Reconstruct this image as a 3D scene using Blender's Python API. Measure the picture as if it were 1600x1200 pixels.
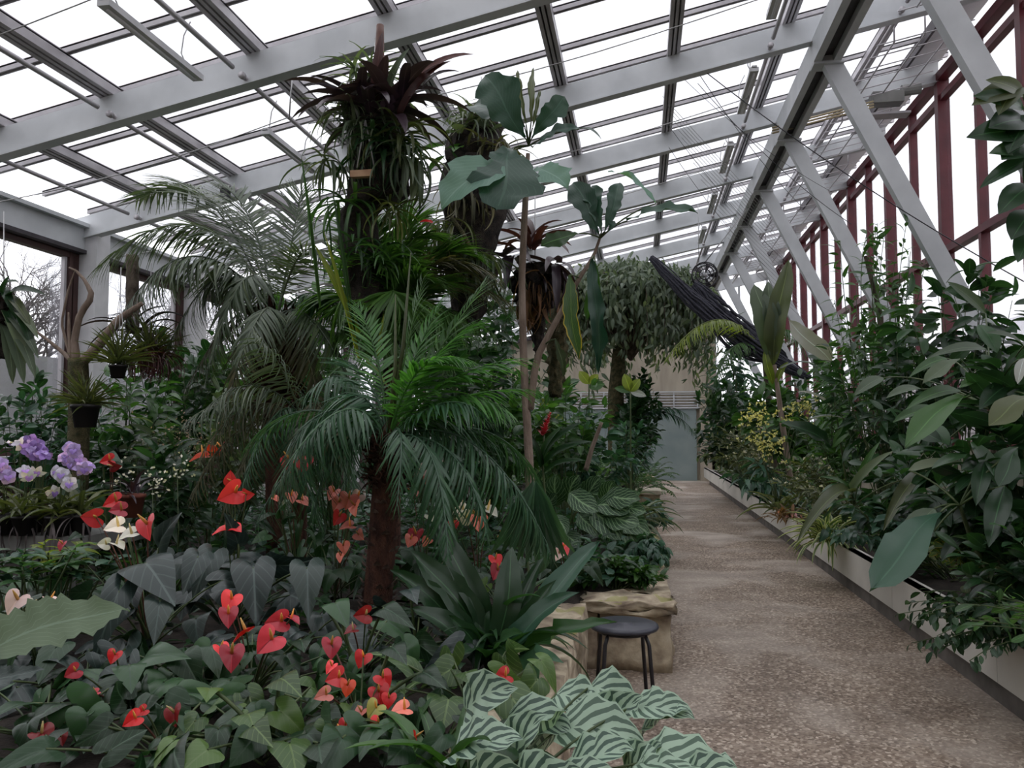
import bpy, math, random
import numpy as np
from mathutils import Vector
for o in list(bpy.data.objects): bpy.data.objects.remove(o)
S = bpy.context.scene; COL = S.collection
rng = np.random.default_rng(7); random.seed(7)
PI = math.pi
# ------------------------------------------------------------------ camera
F_PX, VP, EYE = 1250.0, (1000, 675), 1.6
_u, _v = (VP[0]-800)/F_PX, (600-VP[1])/F_PX
YAW = math.asin(_u/math.sqrt(1+_u*_u+_v*_v)); PITCH = math.atan2(-_v, 1)
cam = bpy.data.cameras.new('camera'); camo = bpy.data.objects.new('camera', cam); COL.objects.link(camo)
cam.sensor_width = 36; cam.lens = 36*F_PX/1600; cam.clip_end = 400
camo.location = (0, 0, EYE); camo.rotation_euler = (PI/2+PITCH, 0, YAW)
S.camera = camo
RC = np.array([[math.cos(YAW), math.sin(YAW), 0],
               [math.sin(PITCH)*math.sin(YAW), -math.sin(PITCH)*math.cos(YAW), math.cos(PITCH)],
               [-math.sin(YAW)*math.cos(PITCH), math.cos(YAW)*math.cos(PITCH), math.sin(PITCH)]])
CAM = np.array([0, 0, EYE])
def P(x, y, Y):
    """world point seen at photo pixel (x, y) at depth Y along the path"""
    d = RC.T @ np.array([(x-800)/F_PX, (600-y)/F_PX, 1.0])
    return CAM + d*(Y/d[1])
# ------------------------------------------------------------------ light
w = bpy.data.worlds.new('overcast'); S.world = w; w.use_nodes = True
nt = w.node_tree; bg = nt.nodes['Background']; bg.inputs[1].default_value = 2.0
tc = nt.nodes.new('ShaderNodeTexCoord'); nz = nt.nodes.new('ShaderNodeTexNoise'); cr = nt.nodes.new('ShaderNodeValToRGB')
nz.inputs['Scale'].default_value = 2.2; nz.inputs['Detail'].default_value = 4
nt.links.new(tc.outputs['Generated'], nz.inputs['Vector']); nt.links.new(nz.outputs[0], cr.inputs[0]); nt.links.new(cr.outputs[0], bg.inputs[0])
cr.color_ramp.elements[0].position = .3; cr.color_ramp.elements[0].color = (.86, .86, .91, 1)
cr.color_ramp.elements[1].position = .6; cr.color_ramp.elements[1].color = (1, .985, 1.02, 1)
S.view_settings.view_transform = 'Standard'; S.view_settings.look = 'None'
S.view_settings.exposure = 0.15; S.view_settings.gamma = 1.0; S.view_settings.use_curve_mapping = False
# ------------------------------------------------------------------ materials
def newmat(name):
    m = bpy.data.materials.new(name); m.use_nodes = True
    return m, m.node_tree, m.node_tree.nodes['Principled BSDF']
def N(nt, t, **kw):
    n = nt.nodes.new(t)
    for k, v in kw.items(): setattr(n, k, v)
    return n
def mixc(nt, fac, a, b, typ='MIX'):
    n = N(nt, 'ShaderNodeMix', data_type='RGBA', blend_type=typ)
    for i, v in ((0, fac), (6, a), (7, b)):
        if hasattr(v, 'links') or isinstance(v, bpy.types.NodeSocket): nt.links.new(v, n.inputs[i])
        elif i == 0: n.inputs[0].default_value = v
        else: n.inputs[i].default_value = (*v, 1) if len(v) == 3 else v
    return n.outputs[2]
def mth(nt, op, a, b=0.0, c=0.0):
    n = N(nt, 'ShaderNodeMath', operation=op)
    for i, v in enumerate((a, b, c)):
        if isinstance(v, bpy.types.NodeSocket): nt.links.new(v, n.inputs[i])
        elif i < len(n.inputs): n.inputs[i].default_value = v
    return n.outputs[0]
def ramp(nt, fac, stops):
    n = N(nt, 'ShaderNodeValToRGB'); nt.links.new(fac, n.inputs[0]); e = n.color_ramp.elements
    while len(e) < len(stops): e.new(.5)
    for q, (p, c) in zip(e, stops): q.position = p; q.color = (*c, 1)
    return n.outputs[0]
def rough_mat(name, c1, c2, scale=6, rough=.7, bump=.0, spec=.4, c3=None, metal=0.0, stretch=(1, 1, 1), detail=5):
    m, t, b = newmat(name)
    co = N(t, 'ShaderNodeTexCoord'); mp = N(t, 'ShaderNodeMapping'); mp.inputs['Scale'].default_value = stretch
    t.links.new(co.outputs['Object'], mp.inputs[0])
    n = N(t, 'ShaderNodeTexNoise'); n.inputs['Scale'].default_value = scale; n.inputs['Detail'].default_value = detail
    t.links.new(mp.outputs[0], n.inputs['Vector'])
    st = [(.35, c1), (.65, c2)] + ([(.8, c3)] if c3 else [])
    t.links.new(ramp(t, n.outputs[0], st), b.inputs['Base Color'])
    b.inputs['Roughness'].default_value = rough; b.inputs['Specular IOR Level'].default_value = spec; b.inputs['Metallic'].default_value = metal
    if bump:
        n2 = N(t, 'ShaderNodeTexNoise'); n2.inputs['Scale'].default_value = scale*6; n2.inputs['Detail'].default_value = 4
        t.links.new(mp.outputs[0], n2.inputs['Vector'])
        bu = N(t, 'ShaderNodeBump'); bu.inputs['Strength'].default_value = bump; bu.inputs['Distance'].default_value = .02
        t.links.new(n2.outputs[0], bu.inputs['Height']); t.links.new(bu.outputs[0], b.inputs['Normal'])
    return m
def leaf_mat(name, c, var=.5, style='plain', c2=None, rough=.38, spec=.5, trans=.25, edge=None, nveins=9, back=1.35):
    """leaf: colour per leaf from attribute rnd, veins from the leaf's own UV"""
    m, t, b = newmat(name)
    at = N(t, 'ShaderNodeAttribute'); at.attribute_name = 'rnd'; rnd = at.outputs['Fac']
    uv = N(t, 'ShaderNodeUVMap'); sp = N(t, 'ShaderNodeSeparateXYZ'); t.links.new(uv.outputs[0], sp.inputs[0])
    U, V = sp.outputs[0], sp.outputs[1]
    dk = tuple(x*(1-var*.6) for x in c); lt = tuple(min(1, x*(1+var*.9)) for x in c)
    col = ramp(t, rnd, [(0, dk), (.6, c), (1, (lt[0]*1.15, lt[1], lt[2]*.9))])
    au = mth(t, 'ABSOLUTE', mth(t, 'SUBTRACT', U, .5))            # 0 at midrib .. 0.5 at margin
    lite = c2 or tuple(min(1, x*2.1+.01) for x in c)
    s = mth(t, 'SUBTRACT', mth(t, 'MULTIPLY', V, nveins), mth(t, 'MULTIPLY', au, nveins*.9))
    fr = mth(t, 'ABSOLUTE', mth(t, 'SUBTRACT', mth(t, 'FRACT', s), .5))
    if style == 'zebra':
        nn = N(t, 'ShaderNodeTexNoise'); nn.inputs['Scale'].default_value = 5
        f2 = mth(t, 'ADD', fr, mth(t, 'MULTIPLY', mth(t, 'SUBTRACT', nn.outputs[0], .5), .12))
        col = mixc(t, mth(t, 'GREATER_THAN', f2, mth(t, 'SUBTRACT', .31, mth(t, 'MULTIPLY', au, .16))), lite, col)
        col = mixc(t, mth(t, 'GREATER_THAN', au, .46), col, lite)
    elif style == 'net':
        l1 = mth(t, 'LESS_THAN', fr, .075)
        s2 = mth(t, 'ABSOLUTE', mth(t, 'SUBTRACT', mth(t, 'FRACT', mth(t, 'MULTIPLY', au, 7)), .5))
        col = mixc(t, mth(t, 'MULTIPLY', mth(t, 'LESS_THAN', s2, .06), .35), col, lite)
        col = mixc(t, l1, col, lite)
    elif style == 'veins':
        col = mixc(t, mth(t, 'MULTIPLY', mth(t, 'LESS_THAN', fr, .07), .5), col, lite)
    elif style == 'stripe':
        col = mixc(t, mth(t, 'GREATER_THAN', au, .28), col, lite)
    col = mixc(t, mth(t, 'LESS_THAN', au, .022 if style != 'net' else .035), col, lite)
    if edge: col = mixc(t, mth(t, 'GREATER_THAN', mth(t, 'ADD', au, mth(t, 'MULTIPLY', V, .12)), .5), col, edge)
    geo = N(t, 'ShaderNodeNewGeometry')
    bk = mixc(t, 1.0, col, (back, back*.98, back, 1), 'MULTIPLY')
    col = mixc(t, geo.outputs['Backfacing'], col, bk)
    t.links.new(col, b.inputs['Base Color'])
    b.inputs['Roughness'].default_value = rough; b.inputs['Specular IOR Level'].default_value = spec
    if trans:
        tr = N(t, 'ShaderNodeBsdfTranslucent'); t.links.new(mixc(t, 1.0, col, (1.5, 1.7, .7, 1), 'MULTIPLY'), tr.inputs[0])
        ms = N(t, 'ShaderNodeMixShader'); ms.inputs[0].default_value = trans
        t.links.new(b.outputs[0], ms.inputs[1]); t.links.new(tr.outputs[0], ms.inputs[2])
        t.links.new(ms.outputs[0], t.nodes['Material Output'].inputs[0])
    return m
def glass_mat(name, tint=(.98, .985, .99), dirt=.022):
    m, t, b = newmat(name); t.nodes.remove(b)
    tr = N(t, 'ShaderNodeBsdfTransparent'); tr.inputs[0].default_value = (*tint, 1)
    gl = N(t, 'ShaderNodeBsdfGlossy'); gl.inputs['Roughness'].default_value = .04; gl.inputs[0].default_value = (.8, .82, .85, 1)
    df = N(t, 'ShaderNodeBsdfDiffuse'); df.inputs[0].default_value = (.55, .56, .58, 1)
    lw = N(t, 'ShaderNodeLayerWeight'); lw.inputs[0].default_value = .22
    m1 = N(t, 'ShaderNodeMixShader'); t.links.new(mth(t, 'MULTIPLY', lw.outputs['Fresnel'], .5), m1.inputs[0])
    t.links.new(tr.outputs[0], m1.inputs[1]); t.links.new(gl.outputs[0], m1.inputs[2])
    co = N(t, 'ShaderNodeTexCoord'); mp = N(t, 'ShaderNodeMapping'); mp.inputs['Scale'].default_value = (.5, 2.5, 1)
    nn = N(t, 'ShaderNodeTexNoise'); nn.inputs['Scale'].default_value = 1.6; nn.inputs['Detail'].default_value = 6
    t.links.new(co.outputs['Object'], mp.inputs[0]); t.links.new(mp.outputs[0], nn.inputs['Vector'])
    mr = N(t, 'ShaderNodeMapRange'); t.links.new(nn.outputs[0], mr.inputs[0]); mr.inputs[1].default_value = .5; mr.inputs[2].default_value = .75; mr.inputs[3].default_value = dirt*.3; mr.inputs[4].default_value = dirt*2.5
    m2 = N(t, 'ShaderNodeMixShader'); t.links.new(mr.outputs[0], m2.inputs[0])
    t.links.new(m1.outputs[0], m2.inputs[1]); t.links.new(df.outputs[0], m2.inputs[2])
    t.links.new(m2.outputs[0], t.nodes['Material Output'].inputs[0])
    return m
M = {}
M['steel'] = rough_mat('painted_steel', (.50, .52, .54), (.60, .62, .64), 2.5, .45, 0, .4)
M['alu'] = rough_mat('aluminium_bar', (.36, .34, .36), (.48, .46, .48), 3, .4, 0, .5, metal=.2)
M['gasket'] = rough_mat('dark_gasket', (.035, .03, .035), (.06, .05, .06), 5, .6)
M['fascia'] = rough_mat('fascia_paint', (.5, .5, .52), (.6, .6, .62), 2, .5)
M['red'] = rough_mat('oxblood_frame', (.085, .012, .018), (.13, .02, .028), 3, .4)
M['brown'] = rough_mat('brown_frame', (.05, .022, .02), (.075, .035, .03), 3, .5)
M['glass'] = glass_mat('roof_glass'); M['wglass'] = glass_mat('window_glass', (.97, .975, .985), .012)
M['white'] = rough_mat('white_paint', (.6, .6, .62), (.7, .7, .72), 4, .5)
M['cream'] = rough_mat('cream_trough', (.50, .485, .44), (.62, .60, .55), 1.5, .6, .05)
M['kick'] = rough_mat('dark_kick', (.085, .078, .07), (.15, .135, .125), 5, .8)
M['concrete'] = rough_mat('concrete_wall', (.33, .29, .23), (.45, .40, .32), 1.2, .85, .1, stretch=(3, 3, .6))
M['doorgreen'] = rough_mat('green_door', (.19, .24, .24), (.235, .285, .28), 1.5, .6)
M['soil'] = rough_mat('soil', (.012, .009, .007), (.035, .026, .02), 9, .95, .5)
M['bark'] = rough_mat('bark', (.05, .035, .026), (.14, .11, .085), 14, .9, .8, stretch=(1, 1, .35))
M['palebark'] = rough_mat('pale_bark', (.14, .10, .075), (.26, .20, .16), 12, .85, .6, stretch=(1, 1, .3))
M['mossbark'] = rough_mat('moss_bark', (.04, .045, .018), (.13, .11, .055), 16, .95, 1)
M['fibre'] = rough_mat('palm_fibre', (.045, .018, .012), (.13, .055, .035), 30, .95, 1, stretch=(1, 1, .3))
M['scar'] = rough_mat('leaf_scar', (.11, .065, .055), (.32, .23, .20), 20, .8)
M['peat'] = rough_mat('root_mass', (.012, .01, .009), (.05, .038, .03), 18, .95, 1)
M['pot'] = rough_mat('black_pot', (.012, .011, .011), (.025, .022, .022), 6, .5)
M['terracotta'] = rough_mat('terracotta', (.14, .04, .028), (.20, .06, .04), 6, .8)
M['stem'] = rough_mat('green_stem', (.035, .06, .02), (.08, .11, .04), 8, .5)
M['redstem'] = rough_mat('reddish_stem', (.09, .035, .025), (.14, .06, .04), 8, .5)
M['wire'] = rough_mat('wire', (.32, .32, .33), (.5, .5, .5), 8, .4, metal=.5)
M['black'] = rough_mat('black_metal', (.015, .014, .018), (.03, .028, .034), 6, .35)
M['seatblue'] = rough_mat('stool_seat', (.03, .032, .045), (.05, .052, .068), 12, .35)
M['bench'] = rough_mat('grey_bench', (.16, .16, .155), (.23, .23, .22), 4, .7)
M['twig'] = rough_mat('bare_twig', (.07, .06, .06), (.13, .11, .11), 6, .9)
def floor_mat():
    m, t, b = newmat('exposed_aggregate')
    co = N(t, 'ShaderNodeTexCoord')
    v = N(t, 'ShaderNodeTexVoronoi'); v.inputs['Scale'].default_value = 62; t.links.new(co.outputs['Object'], v.inputs['Vector'])
    peb = ramp(t, v.outputs['Color'], [(0, (.08, .055, .040)), (.35, (.175, .130, .098)), (.7, (.29, .235, .185)), (1, (.60, .52, .44))])
    big = N(t, 'ShaderNodeTexNoise'); big.inputs['Scale'].default_value = .9; big.inputs['Detail'].default_value = 5; big.inputs['Distortion'].default_value = .6
    t.links.new(co.outputs['Object'], big.inputs['Vector'])
    dry = ramp(t, big.outputs[0], [(.46, (0, 0, 0)), (.60, (1, 1, 1))])
    fac = N(t, 'ShaderNodeSeparateColor'); t.links.new(dry, fac.inputs[0])
    sy = N(t, 'ShaderNodeSeparateXYZ'); t.links.new(co.outputs['Object'], sy.inputs[0])
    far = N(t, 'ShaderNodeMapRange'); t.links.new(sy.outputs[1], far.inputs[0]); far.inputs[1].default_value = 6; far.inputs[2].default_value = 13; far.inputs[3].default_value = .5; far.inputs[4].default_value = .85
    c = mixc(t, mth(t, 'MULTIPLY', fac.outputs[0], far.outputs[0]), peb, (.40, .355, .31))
    st = N(t, 'ShaderNodeTexNoise'); st.inputs['Scale'].default_value = 2.2; st.inputs['Detail'].default_value = 3
    mp = N(t, 'ShaderNodeMapping'); mp.inputs['Scale'].default_value = (.8, 1.2, 1); t.links.new(co.outputs['Object'], mp.inputs[0]); t.links.new(mp.outputs[0], st.inputs['Vector'])
    c = mixc(t, 1.0, c, ramp(t, st.outputs[0], [(.35, (.86, .83, .81)), (.6, (1.14, 1.12, 1.1))]), 'MULTIPLY')
    t.links.new(c, b.inputs['Base Color'])
    rr = N(t, 'ShaderNodeMapRange'); t.links.new(big.outputs[0], rr.inputs[0]); rr.inputs[3].default_value = .45; rr.inputs[4].default_value = .8
    t.links.new(rr.outputs[0], b.inputs['Roughness'])
    bu = N(t, 'ShaderNodeBump'); bu.inputs['Strength'].default_value = .5; bu.inputs['Distance'].default_value = .004
    t.links.new(v.outputs['Distance'], bu.inputs['Height']); t.links.new(bu.outputs[0], b.inputs['Normal'])
    return m
M['floor'] = floor_mat()
def stone_mat():
    m, t, b = newmat('sandstone')
    co = N(t, 'ShaderNodeTexCoord'); n = N(t, 'ShaderNodeTexNoise'); n.inputs['Scale'].default_value = 7; n.inputs['Detail'].default_value = 8
    t.links.new(co.outputs['Object'], n.inputs['Vector'])
    c = ramp(t, n.outputs[0], [(.3, (.16, .115, .085)), (.48, (.38, .31, .22)), (.62, (.55, .47, .34)), (.8, (.66, .59, .46))])
    n2 = N(t, 'ShaderNodeTexNoise'); n2.inputs['Scale'].default_value = 2.3; n2.inputs['Detail'].default_value = 6; t.links.new(co.outputs['Object'], n2.inputs['Vector'])
    g = N(t, 'ShaderNodeNewGeometry'); sg = N(t, 'ShaderNodeSeparateXYZ'); t.links.new(g.outputs['Normal'], sg.inputs[0])
    moss = mth(t, 'MULTIPLY', mth(t, 'GREATER_THAN', sg.outputs[2], .6), mth(t, 'GREATER_THAN', n2.outputs[0], .56))
    c = mixc(t, mth(t, 'MULTIPLY', moss, .6), c, (.27, .27, .07))
    t.links.new(c, b.inputs['Base Color']); b.inputs['Roughness'].default_value = .9
    bu = N(t, 'ShaderNodeBump'); bu.inputs['Strength'].default_value = .8; bu.inputs['Distance'].default_value = .03
    t.links.new(n.outputs[0], bu.inputs['Height']); t.links.new(bu.outputs[0], b.inputs['Normal'])
    return m
M['stone'] = stone_mat()
L = {}
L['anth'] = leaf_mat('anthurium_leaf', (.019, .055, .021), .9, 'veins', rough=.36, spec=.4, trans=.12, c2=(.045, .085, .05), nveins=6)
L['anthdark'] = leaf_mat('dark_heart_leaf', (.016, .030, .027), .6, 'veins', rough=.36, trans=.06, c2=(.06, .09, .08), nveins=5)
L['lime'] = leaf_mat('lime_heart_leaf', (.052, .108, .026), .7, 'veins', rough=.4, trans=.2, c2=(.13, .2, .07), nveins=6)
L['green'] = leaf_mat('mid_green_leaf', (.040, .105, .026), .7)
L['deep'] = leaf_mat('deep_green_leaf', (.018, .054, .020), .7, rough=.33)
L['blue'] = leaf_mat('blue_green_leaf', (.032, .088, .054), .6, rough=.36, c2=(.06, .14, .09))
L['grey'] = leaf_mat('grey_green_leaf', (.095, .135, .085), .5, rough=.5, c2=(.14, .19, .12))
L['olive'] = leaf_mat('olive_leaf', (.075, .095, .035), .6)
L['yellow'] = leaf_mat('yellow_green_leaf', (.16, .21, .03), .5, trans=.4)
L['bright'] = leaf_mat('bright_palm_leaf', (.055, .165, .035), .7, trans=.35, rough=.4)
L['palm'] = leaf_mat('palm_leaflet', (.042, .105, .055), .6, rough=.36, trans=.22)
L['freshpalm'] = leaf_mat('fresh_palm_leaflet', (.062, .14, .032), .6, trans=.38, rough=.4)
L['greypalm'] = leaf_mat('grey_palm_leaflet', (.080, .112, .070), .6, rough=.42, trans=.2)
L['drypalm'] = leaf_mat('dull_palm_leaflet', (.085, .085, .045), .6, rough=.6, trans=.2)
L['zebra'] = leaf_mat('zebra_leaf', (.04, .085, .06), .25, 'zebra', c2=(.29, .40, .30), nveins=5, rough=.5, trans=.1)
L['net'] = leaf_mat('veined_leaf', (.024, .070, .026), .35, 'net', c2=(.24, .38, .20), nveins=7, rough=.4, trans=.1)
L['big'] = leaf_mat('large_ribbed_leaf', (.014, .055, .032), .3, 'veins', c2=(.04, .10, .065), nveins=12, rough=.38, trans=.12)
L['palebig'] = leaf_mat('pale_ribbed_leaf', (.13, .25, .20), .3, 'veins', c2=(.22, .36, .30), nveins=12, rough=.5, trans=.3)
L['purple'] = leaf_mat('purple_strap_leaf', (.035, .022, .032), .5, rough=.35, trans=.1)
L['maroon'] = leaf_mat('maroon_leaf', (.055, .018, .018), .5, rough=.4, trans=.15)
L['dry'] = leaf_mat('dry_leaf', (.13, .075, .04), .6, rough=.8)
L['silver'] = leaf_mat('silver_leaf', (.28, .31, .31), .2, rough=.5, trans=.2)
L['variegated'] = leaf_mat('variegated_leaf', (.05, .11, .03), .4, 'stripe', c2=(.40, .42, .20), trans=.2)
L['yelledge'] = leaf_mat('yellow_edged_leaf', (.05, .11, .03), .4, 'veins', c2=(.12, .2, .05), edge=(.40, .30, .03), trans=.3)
def petal(name, c, var=.4, trans=.2, rough=.35): return leaf_mat(name, c, var, 'plain', c2=tuple(min(1, x*1.1) for x in c), rough=rough, trans=trans, back=1.0)
F = {'red': petal('red_spathe', (.60, .014, .018)), 'coral': petal('coral_spathe', (.78, .055, .07)), 'rose': petal('rose_spathe', (.48, .035, .06)),
     'salmon': petal('salmon_spathe', (.72, .22, .18)), 'white': petal('white_spathe', (.80, .78, .68)), 'blush': petal('blush_spathe', (.85, .62, .60)),
     'dark': petal('dark_red_spathe', (.22, .012, .015)), 'orange': petal('orange_spathe', (.72, .07, .02)), 'green': petal('green_spathe', (.28, .3, .08)),
     'lilac': petal('lilac_petal', (.52, .38, .80)), 'violet': petal('violet_petal', (.36, .22, .66)), 'pale': petal('pale_lilac_petal', (.72, .68, .85)),
     'yellow': petal('yellow_petal', (.64, .62, .24)), 'spadix': petal('spadix', (.70, .42, .12)), 'spadixw': petal('pale_spadix', (.8, .66, .35)), 'pink': petal('pink_petal', (.75, .35, .38))}
# ------------------------------------------------------------------ mesh building
class MB:
    def __init__(s): s.V = []; s.Q = []; s.T = []; s.UV = []; s.R = []; s.n = 0
    def add(s, V, Q=None, T=None, UV=None, R=None):
        V = np.asarray(V, float).reshape(-1, 3); k = len(V)
        s.V.append(V); s.UV.append(np.zeros((k, 2)) + .3 if UV is None else np.asarray(UV, float))
        s.R.append(np.full(k, .5) if R is None else np.broadcast_to(np.asarray(R, float), (k,)))
        if Q is not None and len(Q): s.Q.append(np.asarray(Q, int)+s.n)
        if T is not None and len(T): s.T.append(np.asarray(T, int)+s.n)
        s.n += k; return s
    def box(s, c, d, ax=None):
        """box centred at c, sizes d, optional 3 axis rows"""
        c = np.asarray(c, float); h = np.asarray(d, float)/2
        v = np.array([[i, j, k] for i in (-1, 1) for j in (-1, 1) for k in (-1, 1)])*h
        if ax is not None: v = v @ np.asarray(ax, float)
        return s.add(v+c, Q=[(0, 1, 3, 2), (4, 6, 7, 5), (0, 4, 5, 1), (2, 3, 7, 6), (0, 2, 6, 4), (1, 5, 7, 3)])
    def beam(s, a, b, wd, ht, up=(0, 0, 1)):
        a = np.asarray(a, float); b = np.asarray(b, float); y = b-a; ln = np.linalg.norm(y); y /= ln
        x = np.cross(y, up); x /= np.linalg.norm(x); z = np.cross(x, y)
        return s.box((a+b)/2, (wd, ln, ht), [x, y, z])
    def tube(s, pts, r, n=6, cap=True):
        pts = np.asarray(pts, float); m = len(pts); r = np.broadcast_to(np.asarray(r, float), (m,))
        t = np.gradient(pts, axis=0); t /= (np.linalg.norm(t, axis=1)[:, None]+1e-9)
        ref = np.array([0, 0, 1.]) if abs(t[0, 2]) < .8 else np.array([1., 0, 0])
        x = np.cross(t[0], ref); x /= np.linalg.norm(x); V = []
        a = np.arange(n)*2*PI/n
        for i in range(m):
            x = x-t[i]*np.dot(x, t[i]); x /= (np.linalg.norm(x)+1e-9); y = np.cross(t[i], x)
            V.append(pts[i]+r[i]*(np.cos(a)[:, None]*x+np.sin(a)[:, None]*y))
        V = np.concatenate(V); Q = []
        for i in range(m-1):
            for j in range(n): Q.append((i*n+j, i*n+(j+1) % n, (i+1)*n+(j+1) % n, (i+1)*n+j))
        T = []
        if cap:
            V = np.vstack([V, pts[0], pts[-1]]); k = m*n
            for j in range(n): T.append((k, (j+1) % n, j)); T.append((k+1, (m-1)*n+j, (m-1)*n+(j+1) % n))
        return s.add(V, Q, T, R=rng.random())
    def lathe(s, c, prof, n=20):
        c = np.asarray(c, float); a = np.arange(n)*2*PI/n; V = []
        for r, z in prof: V.append(np.stack([r*np.cos(a), r*np.sin(a), np.full(n, z)], 1)+c)
        Q = [(i*n+j, i*n+(j+1) % n, (i+1)*n+(j+1) % n, (i+1)*n+j) for i in range(len(prof)-1) for j in range(n)]
        return s.add(np.concatenate(V), Q)
    def inst(s, T, pos, y, up, sc, wsc=None, rnd=None):
        """copies of leaf template T=(V,Q,Tri,UV) at pos, growing along y, normal near up"""
        pos = np.asarray(pos, float).reshape(-1, 3); m = max(len(pos), np.asarray(y).reshape(-1, 3).shape[0]); pos = np.broadcast_to(pos, (m, 3))
        y = np.broadcast_to(np.asarray(y, float), (m, 3)); y = y/(np.linalg.norm(y, axis=1)[:, None]+1e-9)
        up = np.broadcast_to(np.asarray(up, float), (m, 3))+rng.normal(0, 1e-3, (m, 3))
        z = up-y*np.sum(up*y, 1)[:, None]; z /= (np.linalg.norm(z, axis=1)[:, None]+1e-9); x = np.cross(y, z)
        sc = np.broadcast_to(np.asarray(sc, float), (m,)); wsc = sc if wsc is None else np.broadcast_to(np.asarray(wsc, float), (m,))
        V0, Q0, T0, U0 = T; k = len(V0)
        V = pos[:, None, :]+(V0[None, :, 0, None]*wsc[:, None, None])*x[:, None, :]+(V0[None, :, 1, None]*sc[:, None, None])*y[:, None, :]+(V0[None, :, 2, None]*sc[:, None, None])*z[:, None, :]
        off = (np.arange(m)*k)[:, None, None]
        Q = (Q0[None]+off).reshape(-1, 4) if len(Q0) else None
        Tt = (T0[None]+off).reshape(-1, 3) if len(T0) else None
        rnd = rng.random(m) if rnd is None else np.broadcast_to(np.asarray(rnd, float), (m,))
        return s.add(V.reshape(-1, 3), Q, Tt, np.tile(U0, (m, 1)), np.repeat(rnd, k))
    def build(s, name, mat, parent=None, smooth=True, extra=()):
        V = np.concatenate(s.V)
        off = np.array(parent['_off']) if parent is not None else np.zeros(3)
        me = bpy.data.meshes.new(name); me.vertices.add(len(V)); me.vertices.foreach_set('co', (V-off).astype(np.float32).ravel())
        Q = np.concatenate(s.Q) if s.Q else np.zeros((0, 4), int); T = np.concatenate(s.T) if s.T else np.zeros((0, 3), int)
        li = np.concatenate([Q.ravel(), T.ravel()]).astype(np.int32)
        me.loops.add(len(li)); me.loops.foreach_set('vertex_index', li)
        me.polygons.add(len(Q)+len(T))
        ls = np.concatenate([np.arange(len(Q))*4, len(Q)*4+np.arange(len(T))*3]).astype(np.int32); me.polygons.foreach_set('loop_start', ls)
        me.polygons.foreach_set('use_smooth', np.full(len(Q)+len(T), smooth))
        uvl = me.uv_layers.new(name='UVMap'); UV = np.concatenate(s.UV); uvl.data.foreach_set('uv', UV[li].astype(np.float32).ravel())
        at = me.attributes.new('rnd', 'FLOAT', 'POINT'); at.data.foreach_set('value', np.concatenate(s.R).astype(np.float32))
        me.update(calc_edges=True); me.validate()
        me.materials.append(mat)
        o = bpy.data.objects.new(name, me); COL.objects.link(o)
        if parent is not None: o.parent = parent
        o['_off'] = [float(a) for a in off]
        return o
def thing(name, loc, label=None, cat=None, group=None, kind=None):
    o = bpy.data.objects.new(name, None); COL.objects.link(o); o.location = tuple(float(a) for a in loc); o.empty_display_size = .1
    o['_off'] = [float(a) for a in loc]; return tag(o, label, cat, group, kind)
def tag(o, label=None, cat=None, group=None, kind=None):
    for k, v in (('label', label), ('category', cat), ('group', group), ('kind', kind)):
        if v: o[k] = v
    return o
def copy_tree(o, parent=None):
    c = o.copy(); COL.objects.link(c)
    if parent is not None: c.parent = parent
    for ch in o.children: copy_tree(ch, c)
    return c
def struct(name, mb, mat, smooth=False): return tag(mb.build(name, mat, None, smooth), kind='structure')
def bez(a, b, c, n=12):
    t = np.linspace(0, 1, n)[:, None]; a, b, c = map(lambda q: np.asarray(q, float), (a, b, c))
    return (1-t)**2*a+2*t*(1-t)*b+t*t*c
# ------------------------------------------------------------------ leaf templates
def leafT(nl=7, nw=4, prof='ell', W=.3, droop=.6, fold=.12, wave=0., serr=0., k=1.0):
    t = np.linspace(0, 1, nl+1); f = {
        'ell': lambda t: np.sin(PI*np.clip(t, 0, 1)**.9)**.75, 'lance': lambda t: np.sin(PI*t**.6)**.9,
        'ovate': lambda t: np.sin(PI*t**.55)**.8, 'obov': lambda t: np.sin(PI*t**1.5)**.7,
        'strap': lambda t: np.clip(np.minimum(t*6+.55, 1), 0, 1)*np.clip((1-t)*2.2, 0, 1)**.6,
        'needle': lambda t: (.5+.5*np.sin(PI*t**.6))*(1-t**3)}[prof]
    w = f(t)*W*.5; w[-1] = max(w[-1], .004) if prof != 'strap' else .002; w[0] = max(w[0], .015)
    if serr: w = w*(1+serr*np.array([(-1)**i for i in range(nl+1)]))
    th = droop*t**k*1.0; ds = 1/nl
    y = np.concatenate([[0], np.cumsum(np.cos((th[1:]+th[:-1])/2)*ds)]); z = -np.concatenate([[0], np.cumsum(np.sin((th[1:]+th[:-1])/2)*ds)])
    V, UV = [], []
    for i in range(nl+1):
        for j in range(nw+1):
            u = -1+2*j/nw; h = fold*abs(u)*w[i]*2+wave*W*math.sin(t[i]*22+(0 if u > 0 else 1.5))*abs(u)
            V.append((u*w[i], y[i]+h*math.sin(th[i]), z[i]+h*math.cos(th[i]))); UV.append((.5+u*.5, t[i]))
    Q = [(i*(nw+1)+j, i*(nw+1)+j+1, (i+1)*(nw+1)+j+1, (i+1)*(nw+1)+j) for i in range(nl) for j in range(nw)]
    return np.array(V), np.array(Q), np.zeros((0, 3), int), np.array(UV)
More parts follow.
